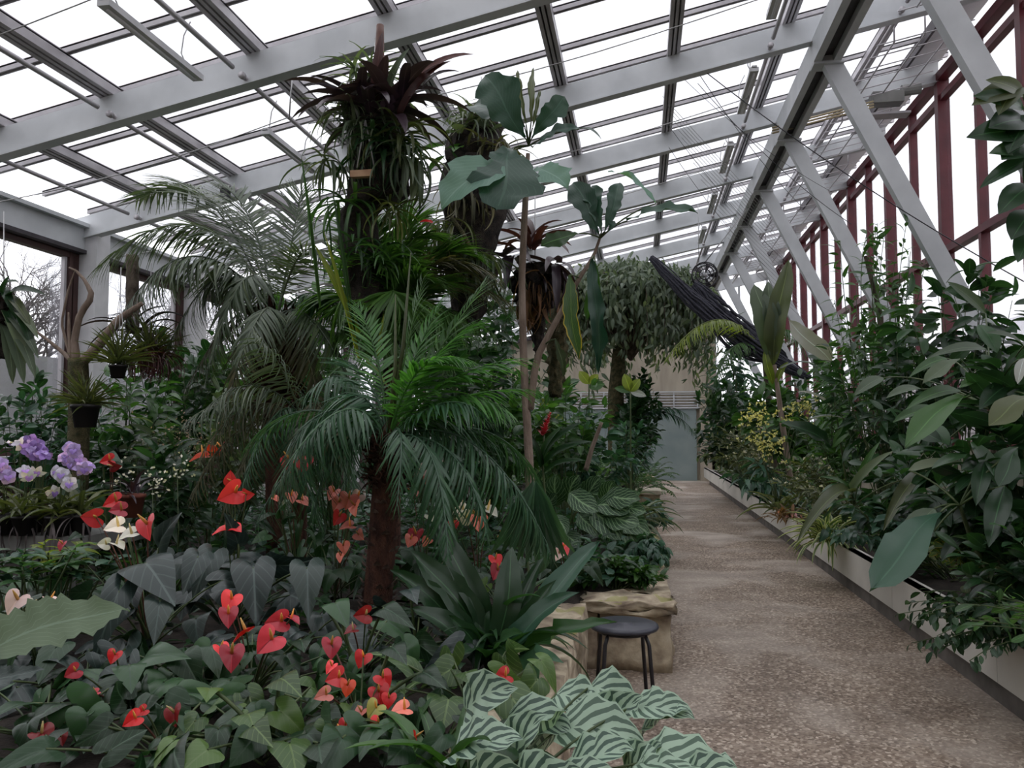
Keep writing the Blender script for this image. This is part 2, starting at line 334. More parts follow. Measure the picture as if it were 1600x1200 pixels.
def heartT(W=.95, droop=.3, cup=.12, lobe=1.0, wave=0.0, tip=1.0):
    hp = [(0, tip), (.035, .94*tip), (.12, .82*tip), (.23, .64*tip), (.33, .43*tip), (.41, .2*tip), (.45, 0), (.44, -.16*lobe), (.385, -.28*lobe), (.29, -.345*lobe), (.18, -.33*lobe), (.08, -.22*lobe), (.025, -.07)]
    out = [(x, y) for x, y in hp]+[(-x, y) for x, y in hp[:0:-1]]
    out = np.array(out); out[:, 0] *= W/.9; n = len(out); V = [(0, 0, 0)]; UV = [(.5, .26)]
    for ring in (.33, .66, 1.0):
        for i, (x, y) in enumerate(out):
            X, Yy = x*ring, y*ring
            z = cup*abs(X)*1.6-droop*(max(Yy, 0)**1.7)-droop*.9*(max(-Yy, 0)**1.3)-1.1*droop*X*X+wave*ring*math.sin(i*1.9)+.02*ring*math.sin(i*.9+1)
            V.append((X, Yy, z)); UV.append((.5+X/W, .26+Yy*.74))
    T = [(0, 1+(i+1) % n, 1+i) for i in range(n)]
    Q = [(1+r*n+i, 1+r*n+(i+1) % n, 1+(r+1)*n+(i+1) % n, 1+(r+1)*n+i) for r in range(2) for i in range(n)]
    return np.array(V, float), np.array(Q), np.array(T), np.array(UV)
TL = {
 'ell': leafT(7, 4, 'ell', .42, .7, .1), 'ellwave': leafT(9, 4, 'ell', .45, .8, .08, .05), 'lance': leafT(7, 2, 'lance', .26, .8, .12), 'ovate': leafT(7, 4, 'ovate', .5, .7, .1),
 'obov': leafT(8, 4, 'obov', .38, .5, .1), 'strap': leafT(9, 2, 'strap', .09, 1.5, .3), 'strapw': leafT(9, 2, 'strap', .16, 1.2, .25), 'strapup': leafT(8, 2, 'strap', .11, .55, .3),
 'grass': leafT(7, 1, 'needle', .035, 1.7, 0), 'small': leafT(4, 2, 'ell', .5, .5, .12), 'smalll': leafT(4, 2, 'lance', .3, .6, .12), 'tiny': leafT(2, 2, 'ell', .55, .3, .15),
 'leaflet': leafT(4, 1, 'lance', .065, .55, 0), 'leafletd': leafT(5, 1, 'lance', .052, 1.0, 0), 'leafletf': leafT(4, 1, 'lance', .042, .55, 0), 'leafletw': leafT(4, 2, 'lance', .13, .7, .1), 'fernlet': leafT(2, 1, 'lance', .3, .3, 0),
 'heart': heartT(.9, .55, .2), 'heart2': heartT(.8, .5, .15, 1.1), 'heartw': heartT(1.0, .35, .1, .9, .02), 'heart3': heartT(.8, .8, .3, 1.0, .015), 'spathe': heartT(1.1, .35, .3, 1.0, .022, .72), 'banana': leafT(12, 4, 'ell', .34, .9, .15, .03),
 'ribbed': leafT(16, 6, 'obov', .52, .8, .1, .035, .035), 'long': leafT(14, 4, 'ell', .24, .6, .15, .06, .05),
}
# ================================================================== the glasshouse
XL, XR, YB, YF, BAY = -7.4, 4.28, -2.93, 27.07, 2.5
RY = [YB+BAY*i for i in range(13)]                       # rafter lines
def roofz(X): return 5.72+.21*X                          # underside of the rafters
UPR = np.array([-.21, 0, 1])/math.hypot(.21, 1)          # roof normal
def slopebox(mb, x0, x1, y0, y1, h0, h1):
    """box following the roof slope, between heights h0..h1 above the rafter underside"""
    v = [(x, y, roofz(x)+h) for x in (x0, x1) for y in (y0, y1) for h in (h0, h1)]
    return mb.add(v, Q=[(0, 1, 3, 2), (4, 6, 7, 5), (0, 4, 5, 1), (2, 3, 7, 6), (0, 2, 6, 4), (1, 5, 7, 3)])
mb = MB(); mb.box((-1.4, 11, -.1), (16, 32, .2)); fl = struct('floor', mb, M['floor'])
mb = MB(); mb.box((0, 30, -.32), (220, 220, .2)); struct('outside_ground', mb, rough_mat('outside_lawn', (.08, .10, .06), (.16, .16, .11), .3, .95))
roof = thing('ceiling', (0, 0, 5.7), kind='structure')
for i, y in enumerate(RY):
    mb = MB(); slopebox(mb, XL-.1, XR, y-.045, y+.045, .02, .30); slopebox(mb, XL-.1, XR, y-.07, y+.07, .0, .02); mb.build('rafter', M['steel'], roof, False)
PX = [-6.4, -5.2, -3.65, -2.33, -.92, .44, 1.77, 3.16]
for x in PX:
    mb = MB(); slopebox(mb, x-.075, x-.035, YB-.1, YF, .30, .40); slopebox(mb, x-.015, x+.015, YB-.1, YF, .30, .42); slopebox(mb, x+.035, x+.075, YB-.1, YF, .30, .40); slopebox(mb, x-.075, x+.075, YB-.1, YF, .385, .41)
    mb.build('purlin', M['alu'], roof, False)
for i, y in enumerate(RY[:-1]):
    for k in range(3):
        yy = y+.14+k*.833; mb = MB(); slopebox(mb, XL, XR+.2, yy-.028, yy-.010, .40, .46); slopebox(mb, XL, XR+.2, yy+.010, yy+.028, .40, .46); slopebox(mb, XL, XR+.2, yy-.028, yy+.028, .445, .465)
        mb.build('glazing_bar', M['alu'], roof, False)
for i, y in enumerate(RY[:-1]):
    mb = MB(); slopebox(mb, XL-.15, XR+.3, y, y+BAY, .47, .476); mb.build('glass_pane', M['glass'], roof, False)
mb = MB(); slopebox(mb, 3.86, XR+.05, YB, YF, .33, .37); mb.build('eaves_board', M['fascia'], roof, False)
mb = MB(); slopebox(mb, 3.82, 3.86, YB, YF, .30, .46); mb.build('eaves_gasket', M['gasket'], roof, False)
# long box girder carrying the props, with a dark slot along its underside
gd = thing('girder', (2.17, YB, 6.0), kind='structure')
mb = MB(); mb.box((2.07, 12, 6.03), (.085, 30.2, .30)); mb.box((2.29, 12, 6.03), (.085, 30.2, .30)); mb.box((2.18, 12, 6.14), (.3, 30.2, .06)); mb.build('girder_web', M['steel'], gd, False)
mb = MB(); mb.box((2.18, 12, 6.02), (.13, 30.2, .10)); mb.build('girder_slot', M['gasket'], gd, False)
for y in RY[1:-1]:
    pr = thing('prop', (4.2, y, 1.2), kind='structure')
    mb = MB(); mb.beam((4.2, y, 1.75), (2.2, y, 5.98), .20, .12, up=(0, 1, 0)); mb.build('prop_shaft', M['steel'], pr, False)
    mb = MB(); mb.box((2.2, y, 5.87), (.34, .22, .03)); mb.box((4.2, y, 1.72), (.3, .26, .06)); mb.build('prop_plate', M['steel'], pr, False)
# pipes hung under the purlins, one bay long each
npipe = 0
for x in (-6.5, -5.1, -3.72, 1.55, 3.0):
    for y in RY[:-1]:
        z = roofz(x)+.06; mb = MB(); mb.tube([(x, y-.12, z), (x, y+BAY-.3, z)], .024, 8)
        mb.tube([(x, y-.14, z), (x, y-.10, z)], .035, 8)
        mb.build('screen_rod', M['alu'], roof)
# ---- right wall: oxblood windows
wr = thing('wall_right', (XR, YB, 0), kind='structure')
mb = MB(); mb.box((XR+.1, 12.07, .7), (.2, 30, 1.4)); mb.build('plinth', M['concrete'], wr, False)
ZT = roofz(XR)+.12
for i, y in enumerate(RY[:-1]):
    wd = thing('window_%d' % (i+1), (XR, y, 1.4), kind='structure')
    mb = MB()
    mb.box((XR+.05, y+.0, (1.4+ZT)/2), (.16, .13, ZT-1.4)); mb.build('mullion', M['red'], wd, False)
    mb = MB(); mb.box((XR+.05, y+1.25, (1.4+ZT)/2), (.11, .08, ZT-1.4)); mb.build('mullion', M['red'], wd, False)
    mb = MB(); mb.box((XR+.03, y+1.25, ZT-.06), (.14, 2.5, .12)); mb.box((XR+.05, y+1.25, ZT-.36), (.10, 2.5, .09)); mb.build('head_rail', M['red'], wd, False)
    mb = MB(); mb.box((XR+.05, y+1.25, 4.17), (.12, 2.5, .10)); mb.build('middle_rail', M['red'], wd, False)
    mb = MB(); mb.box((XR+.05, y+1.25, 2.45), (.12, 2.5, .08)); mb.build('lower_rail', M['red'], wd, False)
    mb = MB(); mb.box((XR+.05, y+1.25, 1.44), (.14, 2.5, .08)); mb.build('sill', M['red'], wd, False)
    mb = MB(); mb.box((XR+.07, y+1.25, (1.4+ZT)/2), (.008, 2.5, ZT-1.4)); mb.build('glass', M['wglass'], wd, False)
# ---- left wall
wl = thing('wall_left', (XL, YB, 0), kind='structure')
mb = MB(); mb.box((XL-.1, 12.07, .62), (.2, 30, 1.24)); mb.build('plinth', M['brown'], wl, False)
mb = MB(); mb.box((XL+.04, 12.07, 1.28), (.34, 30, .07)); mb.build('ledge', M['white'], wl, False)
mb = MB(); mb.box((XL, 12.07, 4.18), (.16, 30, .30)); mb.box((XL+.05, 12.07, 4.35), (.22, 30, .05)); mb.build('eaves_beam', M['steel'], wl, False)
mb = MB(); mb.box((XL+.01, 12.07, 4.00), (.2, 30, .05)); mb.build('eaves_gasket', M['gasket'], wl, False)
for i, y in enumerate(RY):
    mb = MB(); mb.box((XL+.12, y+.12, 2.15), (.27, .27, 4.3)); tag(mb.build('column', M['white'], None, False), kind='structure')
for i, y in enumerate(RY[:-1]):
    wd = thing('window_%d' % (i+13), (XL-.06, y, 1.3), kind='structure')
    mb = MB(); mb.box((XL-.06, y-.06, 2.65), (.12, .13, 2.7)); mb.box((XL-.06, y+2.5-.15, 2.65), (.12, .08, 2.7)); mb.box((XL-.06, y+1.2, 3.95), (.11, 2.5, .10)); mb.box((XL-.06, y+1.2, 1.36), (.11, 2.5, .10)); mb.build('window_frame', M['brown'], wd, False)
    mb = MB(); mb.box((XL-.05, y+2.27, 2.65), (.05, .045, 2.6)); mb.build('sash_strip', M['alu'], wd, False)
    mb = MB(); mb.box((XL-.08, y+1.25, 2.65), (.008, 2.5, 2.6)); mb.build('glass', M['wglass'], wd, False)
# ---- end wall: concrete, wide green sliding door with a louvred strip above, glazed over the bed
we = thing('wall_far', (0, YF, 0), kind='structure')
mb = MB(); mb.add([(-7.6, YF+.1, -.0), (2.5, YF+.1, 0), (2.5, YF+.1, 6.2), (-7.6, YF+.1, 4.1), (-7.6, YF+.3, 0), (2.5, YF+.3, 0), (2.5, YF+.3, 6.2), (-7.6, YF+.3, 4.1)], Q=[(0, 1, 2, 3), (5, 4, 7, 6), (1, 5, 6, 2), (4, 0, 3, 7)])
mb.box((3.4, YF+.2, 1.3), (2.1, .2, 2.6)); mb.build('concrete_panel', M['concrete'], we, False)
mb = MB(); mb.box((2.13, YF+.03, 1.35), (.36, .16, 2.7)); mb.build('door_post', M['concrete'], we, False)
mb = MB(); mb.beam((-7.4, YF-.05, 4.02), (2.2, YF-.05, 6.03), .16, .12); mb.build('end_beam', M['gasket'], we, False)
mb = MB(); mb.box((3.4, YF+.2, 4.6), (2.0, .01, 4.2)); mb.build('end_glass', M['wglass'], we, False)
for x in (2.5, 3.3, 4.2):
    mb = MB(); mb.box((x, YF+.2, 4.6), (.07, .08, 4.1)); mb.build('end_mullion', M['steel'], we, False)
d1 = thing('door_1', (-.7, YF, 0), kind='structure')
for k in range(4):
    mb = MB(); mb.box((-3.4+k*1.5+.0, YF+.03, 1.18), (1.49, .05, 2.36)); mb.build('door_leaf', M['doorgreen'], d1, False)
mb = MB(); mb.box((-.8, YF+.0, 2.40), (5.5, .08, .05)); mb.box((-.8, YF+.0, 2.93), (5.5, .06, .04)); mb.build('door_track', M['steel'], d1, False)
for k in range(5):
    mb = MB(); mb.box((-.8, YF+.02, 2.48+k*.095), (5.5, .03, .035)); mb.build('louvre_slat', M['steel'], d1, False)
mb = MB()
for k in range(8): mb.box((-3.5+k*.77, YF-.01, 2.67), (.04, .04, .5))
mb.build('louvre_post', M['steel'], d1, False)
mb = MB(); mb.box((-1.5, YB-.1, 2.9), (12, .2, 5.8)); mb.build('wall_back', M['concrete'], None, False)['kind'] = 'structure'
# ---- outside, seen through the panes
mb = MB(); mb.box((-20, 15, 1.9), (.3, 70, 4.5)); struct('boundary_wall', mb, rough_mat('outer_wall', (.13, .13, .135), (.18, .18, .185), .4, .9))
def bare_tree(x, y, h, label):
    t = thing('bare_tree', (x, y, -.2), label, 'tree', 'bare trees outside the left windows')
    tr, tw = MB(), MB()
    def grow(p, d, ln, r, lv):
        pts = [p]; 
        for _ in range(4):
            d = d+rng.normal(0, .11, 3)+np.array([0, 0, .03]); d /= np.linalg.norm(d); pts.append(pts[-1]+d*ln/4)
        (tr if lv < 2 else tw).tube(pts, np.linspace(r, r*.6, 5), 5 if lv < 2 else 3, False)
        if lv < 6:
            for _ in range(4 if lv == 0 else 3):
                q = pts[rng.integers(2, 5)]; dd = d+rng.normal(0, .5, 3); dd[2] = abs(dd[2])*.8+.05; dd /= np.linalg.norm(dd); grow(q, dd, ln*.72, max(r*.55, .011), lv+1)
    grow(np.array([x, y, -.2]), np.array([0, 0, 1.]), h*.34, h*.022, 0)
    tr.build('trunk', M['twig'], t); tw.build('twigs', M['twig'], t)
for k, (x, y, h) in enumerate([(-24, 27, 9.5), (-23, 31.5, 10), (-26, 24, 10.5), (-23.5, 36.5, 11), (-23, 45, 12), (-27, 30, 11), (-22.5, 40, 10.5), (-28, 34, 11.5)]):
    bare_tree(x, y, h, 'leafless grey tree standing outside beyond the boundary wall on the left')
nb = thing('neighbouring_building', (12, 20, 0), 'pale ribbed building outside behind the red windows', 'building')
mb = MB(); mb.box((15, 22, 2.1), (6, 60, 4.4)); 
for k in range(14): mb.box((11.97, 22, .4+k*.3), (.06, 60, .05))
mb.build('facade', rough_mat('pale_cladding', (.42, .38, .39), (.52, .48, .49), .5, .8), nb, False)
mb = MB(); mb.beam((11.8, 22, 4.35), (15, 22, 6.2), 60, .1); mb.build('roof', rough_mat('pale_roof', (.5, .48, .5), (.6, .58, .6), .5, .7), nb, False)
# ================================================================== beds
def block(name, x0, x1, y0, y1, z0, z1, parent, mat=None, j=.012):
    """rough-hewn stone block"""
    n = 5; mb = MB(); g = [(a/n) for a in range(n+1)]; idx = {}; V = []; Q = []
    def vid(i, j_, k):
        if (i, j_, k) not in idx:
            idx[(i, j_, k)] = len(V); p = np.array([x0+(x1-x0)*g[i], y0+(y1-y0)*g[j_], z0+(z1-z0)*g[k]]); V.append(p+rng.normal(0, j, 3))
        return idx[(i, j_, k)]
    for a in range(n):
        for b in range(n):
            Q += [(vid(a, b, 0), vid(a, b+1, 0), vid(a+1, b+1, 0), vid(a+1, b, 0)), (vid(a, b, n), vid(a+1, b, n), vid(a+1, b+1, n), vid(a, b+1, n)),
                  (vid(a, 0, b), vid(a+1, 0, b), vid(a+1, 0, b+1), vid(a, 0, b+1)), (vid(a, n, b), vid(a, n, b+1), vid(a+1, n, b+1), vid(a+1, n, b)),
                  (vid(0, a, b), vid(0, a, b+1), vid(0, a+1, b+1), vid(0, a+1, b)), (vid(n, a, b), vid(n, a+1, b), vid(n, a+1, b+1), vid(n, a, b+1))]
    return mb.add(V, Q).build(name, mat or M['stone'], parent)
def soil(parent, x0, x1, y0, y1, z, hump=.1, mat=None):
    nx, ny = 24, 30; V = []
    for i in range(nx+1):
        for j in range(ny+1):
            a, b = i/nx, j/ny; V.append((x0+(x1-x0)*a, y0+(y1-y0)*b, z+hump*min(1, 6*a*(1-a), 6*b*(1-b))+rng.normal(0, .012)))
    Q = [(i*(ny+1)+j, (i+1)*(ny+1)+j, (i+1)*(ny+1)+j+1, i*(ny+1)+j+1) for i in range(nx) for j in range(ny)]
    return MB().add(V, Q).build('soil', M['soil'], parent)
b1 = thing('raised_bed', (-3.5, 3.5, 0), 'stone-walled raised bed of anthuriums at the near left of the path', 'raised bed', 'stone-walled beds')
y = 1.3
for ln in (.93, .78, .73, .82, .82): block('wall_block', -.68, -.36, y, y+ln-.015, 0, .47, b1); y += ln
soil(b1, -6.9, -.62, 1.3, 5.40, .42, .14)
b2 = thing('raised_bed', (-3.5, 9, 0), 'mossy stone-walled raised bed behind the black stool', 'raised bed', 'stone-walled beds')
for x0, x1 in ((-.62, -.3), (-.28, .19)): block('wall_block', x0, x1, 5.52, 5.86, 0, .385, b2)
block('coping_slab', -.40, .22, 5.46, 5.86, .39, .455, b2, j=.014)
y = 5.90
for k in range(7): block('wall_block', -.12, .19, y, y+.93, 0, .43, b2); y += .945
soil(b2, -6.9, .0, 5.55, 12.5, .40, .14)
b3 = thing('raised_bed', (-3.5, 20, 0), 'far raised bed with pale coping stones under the weeping tree', 'raised bed', 'stone-walled beds')
for x0, x1 in ((-1.7, -1.1), (-1.08, -.45), (-.43, .37)): block('wall_block', x0, x1, 15.9, 16.3, 0, .38, b3)
pale = rough_mat('pale_stone', (.50, .44, .34), (.66, .60, .50), 3, .8, .2)
block('coping_slab', -.1, .40, 15.85, 16.9, .385, .47, b3, pale, .006); block('coping_slab', -.02, .40, 17.0, 18.4, .385, .47, b3, pale, .006); block('coping_slab', -1.75, .40, 18.45, 18.9, .385, .47, b3)
for k in range(6): block('wall_block', .07, .37, 16.32+k*1.25, 17.55+k*1.25, 0, .38, b3)
soil(b3, -6.9, .1, 16.2, 24.2, .36, .16)
tr = thing('planting_trough', (3.1, 11, 0), 'long cream planting trough on a dark recessed base along the right of the path', 'planter')
y = 1.2
while y < 25.6:
    mb = MB(); mb.box((2.075, y+.99, .288), (.05, 1.975, .304)); mb.box((2.09, y+.99, .43), (.08, 1.975, .02)); mb.build('side_panel', M['cream'], tr, False); y += 1.98
mb = MB(); mb.box((2.115, 13.2, .07), (.06, 24.2, .14)); mb.build('kick_board', M['kick'], tr, False)
mb = MB(); mb.box((3.1, 25.5, .22), (2.0, .06, .42)); mb.build('end_panel', M['cream'], tr, False)
soil(tr, 2.1, 4.26, 1.2, 25.45, .385, .08)
# ================================================================== things
st = P(975, 955, 4.75); sx, sy = st[0], 4.75
stl = thing('stool', (sx, sy, 0), 'round dark stool with four metal legs beside the mossy stone bed', 'stool')
mb = MB(); mb.lathe((sx, sy, .47), [(0, .03), (.05, .03), (.055, .024), (.175, .028), (.195, .022), (.2, .01), (.195, 0), (.17, -.005), (0, -.005)], 32); mb.build('seat', M['seatblue'], stl)
mb = MB(); a = np.linspace(0, 2*PI, 25); mb.tube(np.stack([sx+.15*np.cos(a), sy+.15*np.sin(a), np.full(25, .455)], 1), .009, 6, False); mb.build('seat_ring', M['black'], stl)
for k in range(4):
    a = PI/4+k*PI/2+.15; c, s = math.cos(a), math.sin(a); mb = MB()
    mb.tube([(sx+.10*c, sy+.10*s, .458), (sx+.15*c, sy+.15*s, .45), (sx+.175*c, sy+.175*s, .40), (sx+.215*c, sy+.215*s, .0)], .0115, 8)
    lg = mb.build('leg', M['black'], stl); mb = MB(); mb.lathe((sx+.215*c, sy+.215*s, 0), [(0, 0), (.017, 0), (.016, .035), (0, .035)], 8); mb.build('rubber_foot', M['gasket'], lg)
# strip lights hung along the roof
def strip(x, y, label, n=1):
    z = roofz(x)-.12; t = thing('strip_light', (x, y, z), label, 'light', 'strip lights under the roof')
    mb = MB(); mb.box((x, y, z), (.10, 1.3, .05)); mb.box((x, y, z+.03), (.06, 1.3, .03)); mb.build('housing', M['white'], t, False)
    mb = MB(); mb.tube([(x, y-.6, z-.035), (x, y+.6, z-.035)], .014, 8); mb.build('lamp_tube', M['white'], t)
    for s in (-1, 1):
        mb = MB(); mb.tube([(x, y+s*.45, z+.03), (x-.05, y+s*.45, z+.14), (x-.03, y+s*.45, z+.3), (x+.03, y+s*.45, roofz(x)+.3)], .006, 5); mb.build('hanger', M['wire'], t)
fx = [(-3.9, 5.85, 'white strip light hanging at the top left corner of the roof'), (-3.9, 8.45, 'white strip light just left of the hanging epiphyte column')]
for x, y, l in fx: strip(x, y, l)
for k in range(5): strip(1.38, RY[4]+.95+k*2.5-.3, ['white strip light beside the girder, nearest of its row', 'white strip light beside the girder, second of its row', 'white strip light beside the girder, third of its row', 'white strip light beside the girder, fourth of its row', 'white strip light beside the girder, farthest of its row'][k])
# wires across the bays
for i, y in enumerate(RY[2:8]):
    if i > 4: break
    for x0, x1, dy in ((-7.2, -3.5, 1.35), (-3.4, 1.4, 1.6)):
        yy = y+dy-.9; p = np.linspace(0, 1, 9); xs = x0+(x1-x0)*p
        mb = MB(); mb.tube(np.stack([xs, np.full(9, yy), roofz(xs)-.18-.10*np.sin(PI*p)], 1), .006, 4, False)
        mb.tube([(x1, yy, roofz(x1)-.18), (x1+.01, yy, roofz(x1)+.05), (x1+.03, yy, roofz(x1)+.3)], .008, 4); mb.build('support_wire', M['wire'], roof)
# cable coil and small box on the second rafter
p = P(384, 317, 9.42); t = thing('cable_coil', p, 'black coil of cable hung on the second rafter', 'cable')
mb = MB(); a = np.linspace(0, 6*PI, 60); mb.tube(np.stack([p[0]+.065*np.cos(a)*(1+.04*np.sin(a*1.3)), np.full(60, p[1]-.02)+a*.0015, p[2]+.085*np.sin(a)], 1), .007, 5); mb.build('coil', M['black'], t)
p = P(352, 303, 9.38); t = thing('junction_box', p, 'small dark junction box on the second rafter left of the cable coil', 'box')
mb = MB(); mb.box(p, (.10, .09, .13)); mb.build('box_body', M['black'], t, False); mb = MB(); mb.box(p+[0, -.01, .09], (.12, .12, .05)); mb.build('box_lid', M['white'], t, False)
# window actuator between girder and eaves
p = P(1385, 155, 11.9); t = thing('vent_motor', p, 'grey vent motor with rack fixed under the roof near the red windows', 'motor')
mb = MB(); mb.box(p, (.42, .22, .16)); mb.tube([p+[.2, -.02, .1], p+[.45, -.02, .12]], .08, 12); mb.build('motor_body', M['bench'], t, False)
mb = MB()
for k in range(3): mb.tube([p+[-.2, -.1, -.06-.04*k], p+[-1.6, -.1, -.36-.04*k]], .014, 6)
mb.build('drive_rod', rough_mat('brass_rod', (.3, .24, .14), (.4, .33, .2), 5, .5), t)
mb = MB(); mb.box(p+[-.05, .1, -.20], (.75, .22, .03)); mb.build('mounting_plate', M['alu'], t, False)
# wire mesh panels of the roof screen between girder and windows
for k in range(1, 9):
    y0 = RY[3]+(k-1)*2.5+.35; t = thing('wire_grid', (3.3, y0, roofz(3.3)), 'open wire grid hung under the roof beside the red windows', 'grid', 'wire grids beside the red windows')
    mb = MB()
    for x in (3.05, 3.4, 3.75): mb.tube([(x, y0, roofz(x)+.22), (x, y0, roofz(x)-.10), (x, y0+1.7, roofz(x)-.10)], .011, 5)
    for q in range(6): mb.tube([(2.85, y0+q*.34, roofz(2.85)-.09), (3.95, y0+q*.34, roofz(3.95)-.09)], .008, 5)
    mb.build('grid_bars', M['alu'], t)
# circulating fan
p = P(1101, 430, 15.5); t = thing('circulation_fan', p, 'dark round circulation fan hung below the girder', 'fan')
mb = MB(); a = np.linspace(0, 2*PI, 41); nrm = np.array([-.1, -1, 0])
for dy, r in ((-.06, .24), (.06, .24), (-.08, .17), (-.08, .1)): mb.tube(np.stack([p[0]+r*np.cos(a), np.full(41, p[1]+dy), p[2]+r*np.sin(a)], 1), .012, 5, False)
for k in range(16): c, s = math.cos(k*PI/8), math.sin(k*PI/8); mb.tube([p+[.04*c, -.09, .04*s], p+[.17*c, -.08, .17*s], p+[.24*c, -.06, .24*s], p+[.24*c, .06, .24*s]], .006, 4)
mb.build('fan_cage', M['black'], t)
for k in range(5):
    a = k*2*PI/5; c, s = math.cos(a), math.sin(a); mb = MB()
    mb.add([p+[.04*c, 0, .04*s], p+[.22*c-.05*s, -.03, .22*s+.05*c], p+[.22*c+.05*s, .03, .22*s-.05*c], p+[.04*c+.01, .02, .04*s]], [(0, 1, 2, 3)]); mb.build('fan_blade', M['gasket'], t)
mb = MB(); mb.lathe(p+[0, 0, -.04], [(0, 0), (.05, .01), (.05, .07), (0, .08)], 14); mb.build('hub', M['white'], t)
mb = MB(); mb.tube([p+[0, .05, .24], (2.1, 15.55, 5.9)], .012, 6); mb.tube([p+[-.1, .05, .22], (p[0]-.1, 15.55, roofz(p[0]))], .006, 4); mb.build('hanger', M['wire'], t)
# gathered dark shade cloth slung from the roof down to the props
def slung(name, a, b, sag, r, mat, parent, n=16, strands=7):
    mb = MB()
    for k in range(strands):
        q = rng.normal(0, 1, (n, 3))*.25*r; o0 = rng.normal(0, .5, 3)*r; t = np.linspace(0, 1, n)[:, None]
        mb.tube(np.asarray(a)*(1-t)+np.asarray(b)*t-np.array([0, 0, 1])*sag*4*t*(1-t)+o0*(.3+1.5*np.sin(PI*t))+q, np.full(n, r*.42)*(.5+.6*np.sin(PI*t[:, 0])), 6)
    return mb.build(name, mat, parent)
cl = thing('shade_cloth', P(1200, 500, 15), 'dark gathered shade cloth slung across beside the fan', 'shade cloth')
M['cloth'] = rough_mat('dark_netting', (.018, .018, .028), (.05, .05, .065), 25, .9)
def netband(A, B, wid, n, r):
    mb = MB(); t = np.linspace(0, 1, 22)[:, None]; ax = unit_(np.cross(B-A, [0, 1, 0]))
    for k in range(n):
        o0 = rng.normal(0, .35)*wid; ph = rng.random()*6; f = np.sin(PI*t)**.7*.8+.2
        q = A*(1-t)+B*t-np.array([0, 0, 1])*.25*4*t*(1-t)+ax*(o0*f+.05*wid*np.sin(t*rng.uniform(6, 18)+ph))+np.array([0, 1, 0])*rng.normal(0, .12)*f+rng.normal(0, .008, (22, 3)); mb.tube(q, r*rng.uniform(.4, 1.6), 4, False)
    return mb.build('cloth_bundle', M['cloth'], cl)
def unit_(v): return v/np.linalg.norm(v)
netband(P(1018, 402, 15.6), P(1265, 590, 13.6), .22, 55, .016)
netband(P(1085, 445, 15.2), P(1225, 562, 14.2), .34, 60, .019)
nt_ = thing('net_cords', P(1200, 300, 12), 'thin dark cords of the shade net running up to the roof', 'cord')
for a, b, r in (((1068, 85, 9.7), (1600, 440, 8.6), .006), ((1063, 70, 9.7), (1250, 320, 13), .005), ((1090, 130, 9.8), (1330, 350, 11), .005), ((1040, 190, 11), (1240, 420, 14), .004), ((1045, 230, 11.5), (1200, 420, 14.5), .004), ((1055, 110, 10), (1300, 300, 12), .004)):
    t = np.linspace(0, 1, 14)[:, None]; A, B = P(*a), P(*b); mb = MB(); mb.tube(A*(1-t)+B*t-np.array([0, 0, .5])*t*(1-t), r, 4, False); mb.build('cord', M['black'], nt_)
nt2 = thing('net_cords', P(1120, 330, 13), 'pale fine parallel cords of the shade net below the roof left of the girder', 'cord')
for k in range(20):
    mb = MB(); mb.tube([P(1035+k*6, 150+k*13, 10.8+.2*k), P(1200+k*3, 330+k*9, 12.2+.15*k)], .0035, 3, False); mb.build('cord', M['wire'], nt2)
# ================================================================== plant builders
UP = np.array([0, 0, 1.])
def unit(v): v = np.asarray(v, float); return v/(np.linalg.norm(v, axis=-1, keepdims=True)+1e-9)
def tocam(p): return unit(CAM-np.asarray(p))
def rdirs(n, elo, ehi, a0=0, a1=2*PI):
    a = rng.uniform(a0, a1, n); e = np.radians(rng.uniform(elo, ehi, n))
    return np.stack([np.cos(a)*np.cos(e), np.sin(a)*np.cos(e), np.sin(e)], 1)
SOIL = .47
def ground(x, y, z=SOIL): return np.array([x, y, z])
def rosette(mb, c, n, T, L, e=(20, 80), w=None, jit=.03, mat=None):
    """strap or blade leaves fanning out of one base, outer ones lower"""
    k = np.linspace(0, 1, n); a = np.arange(n)*2.39996+rng.random()*6; el = np.radians(e[1]*(1-k)+e[0]*k+rng.normal(0, 5, n))
    d = np.stack([np.cos(a)*np.cos(el), np.sin(a)*np.cos(el), np.sin(el)], 1)
    up = np.stack([-np.cos(a)*np.sin(el), -np.sin(a)*np.sin(el), np.cos(el)], 1)
    sc = L*rng.uniform(.7, 1.1, n); mb.inst(TL[T], np.asarray(c)+d*.02+rng.normal(0, jit, (n, 3))*[1, 1, .2], d, up, sc, None if w is None else sc*w)
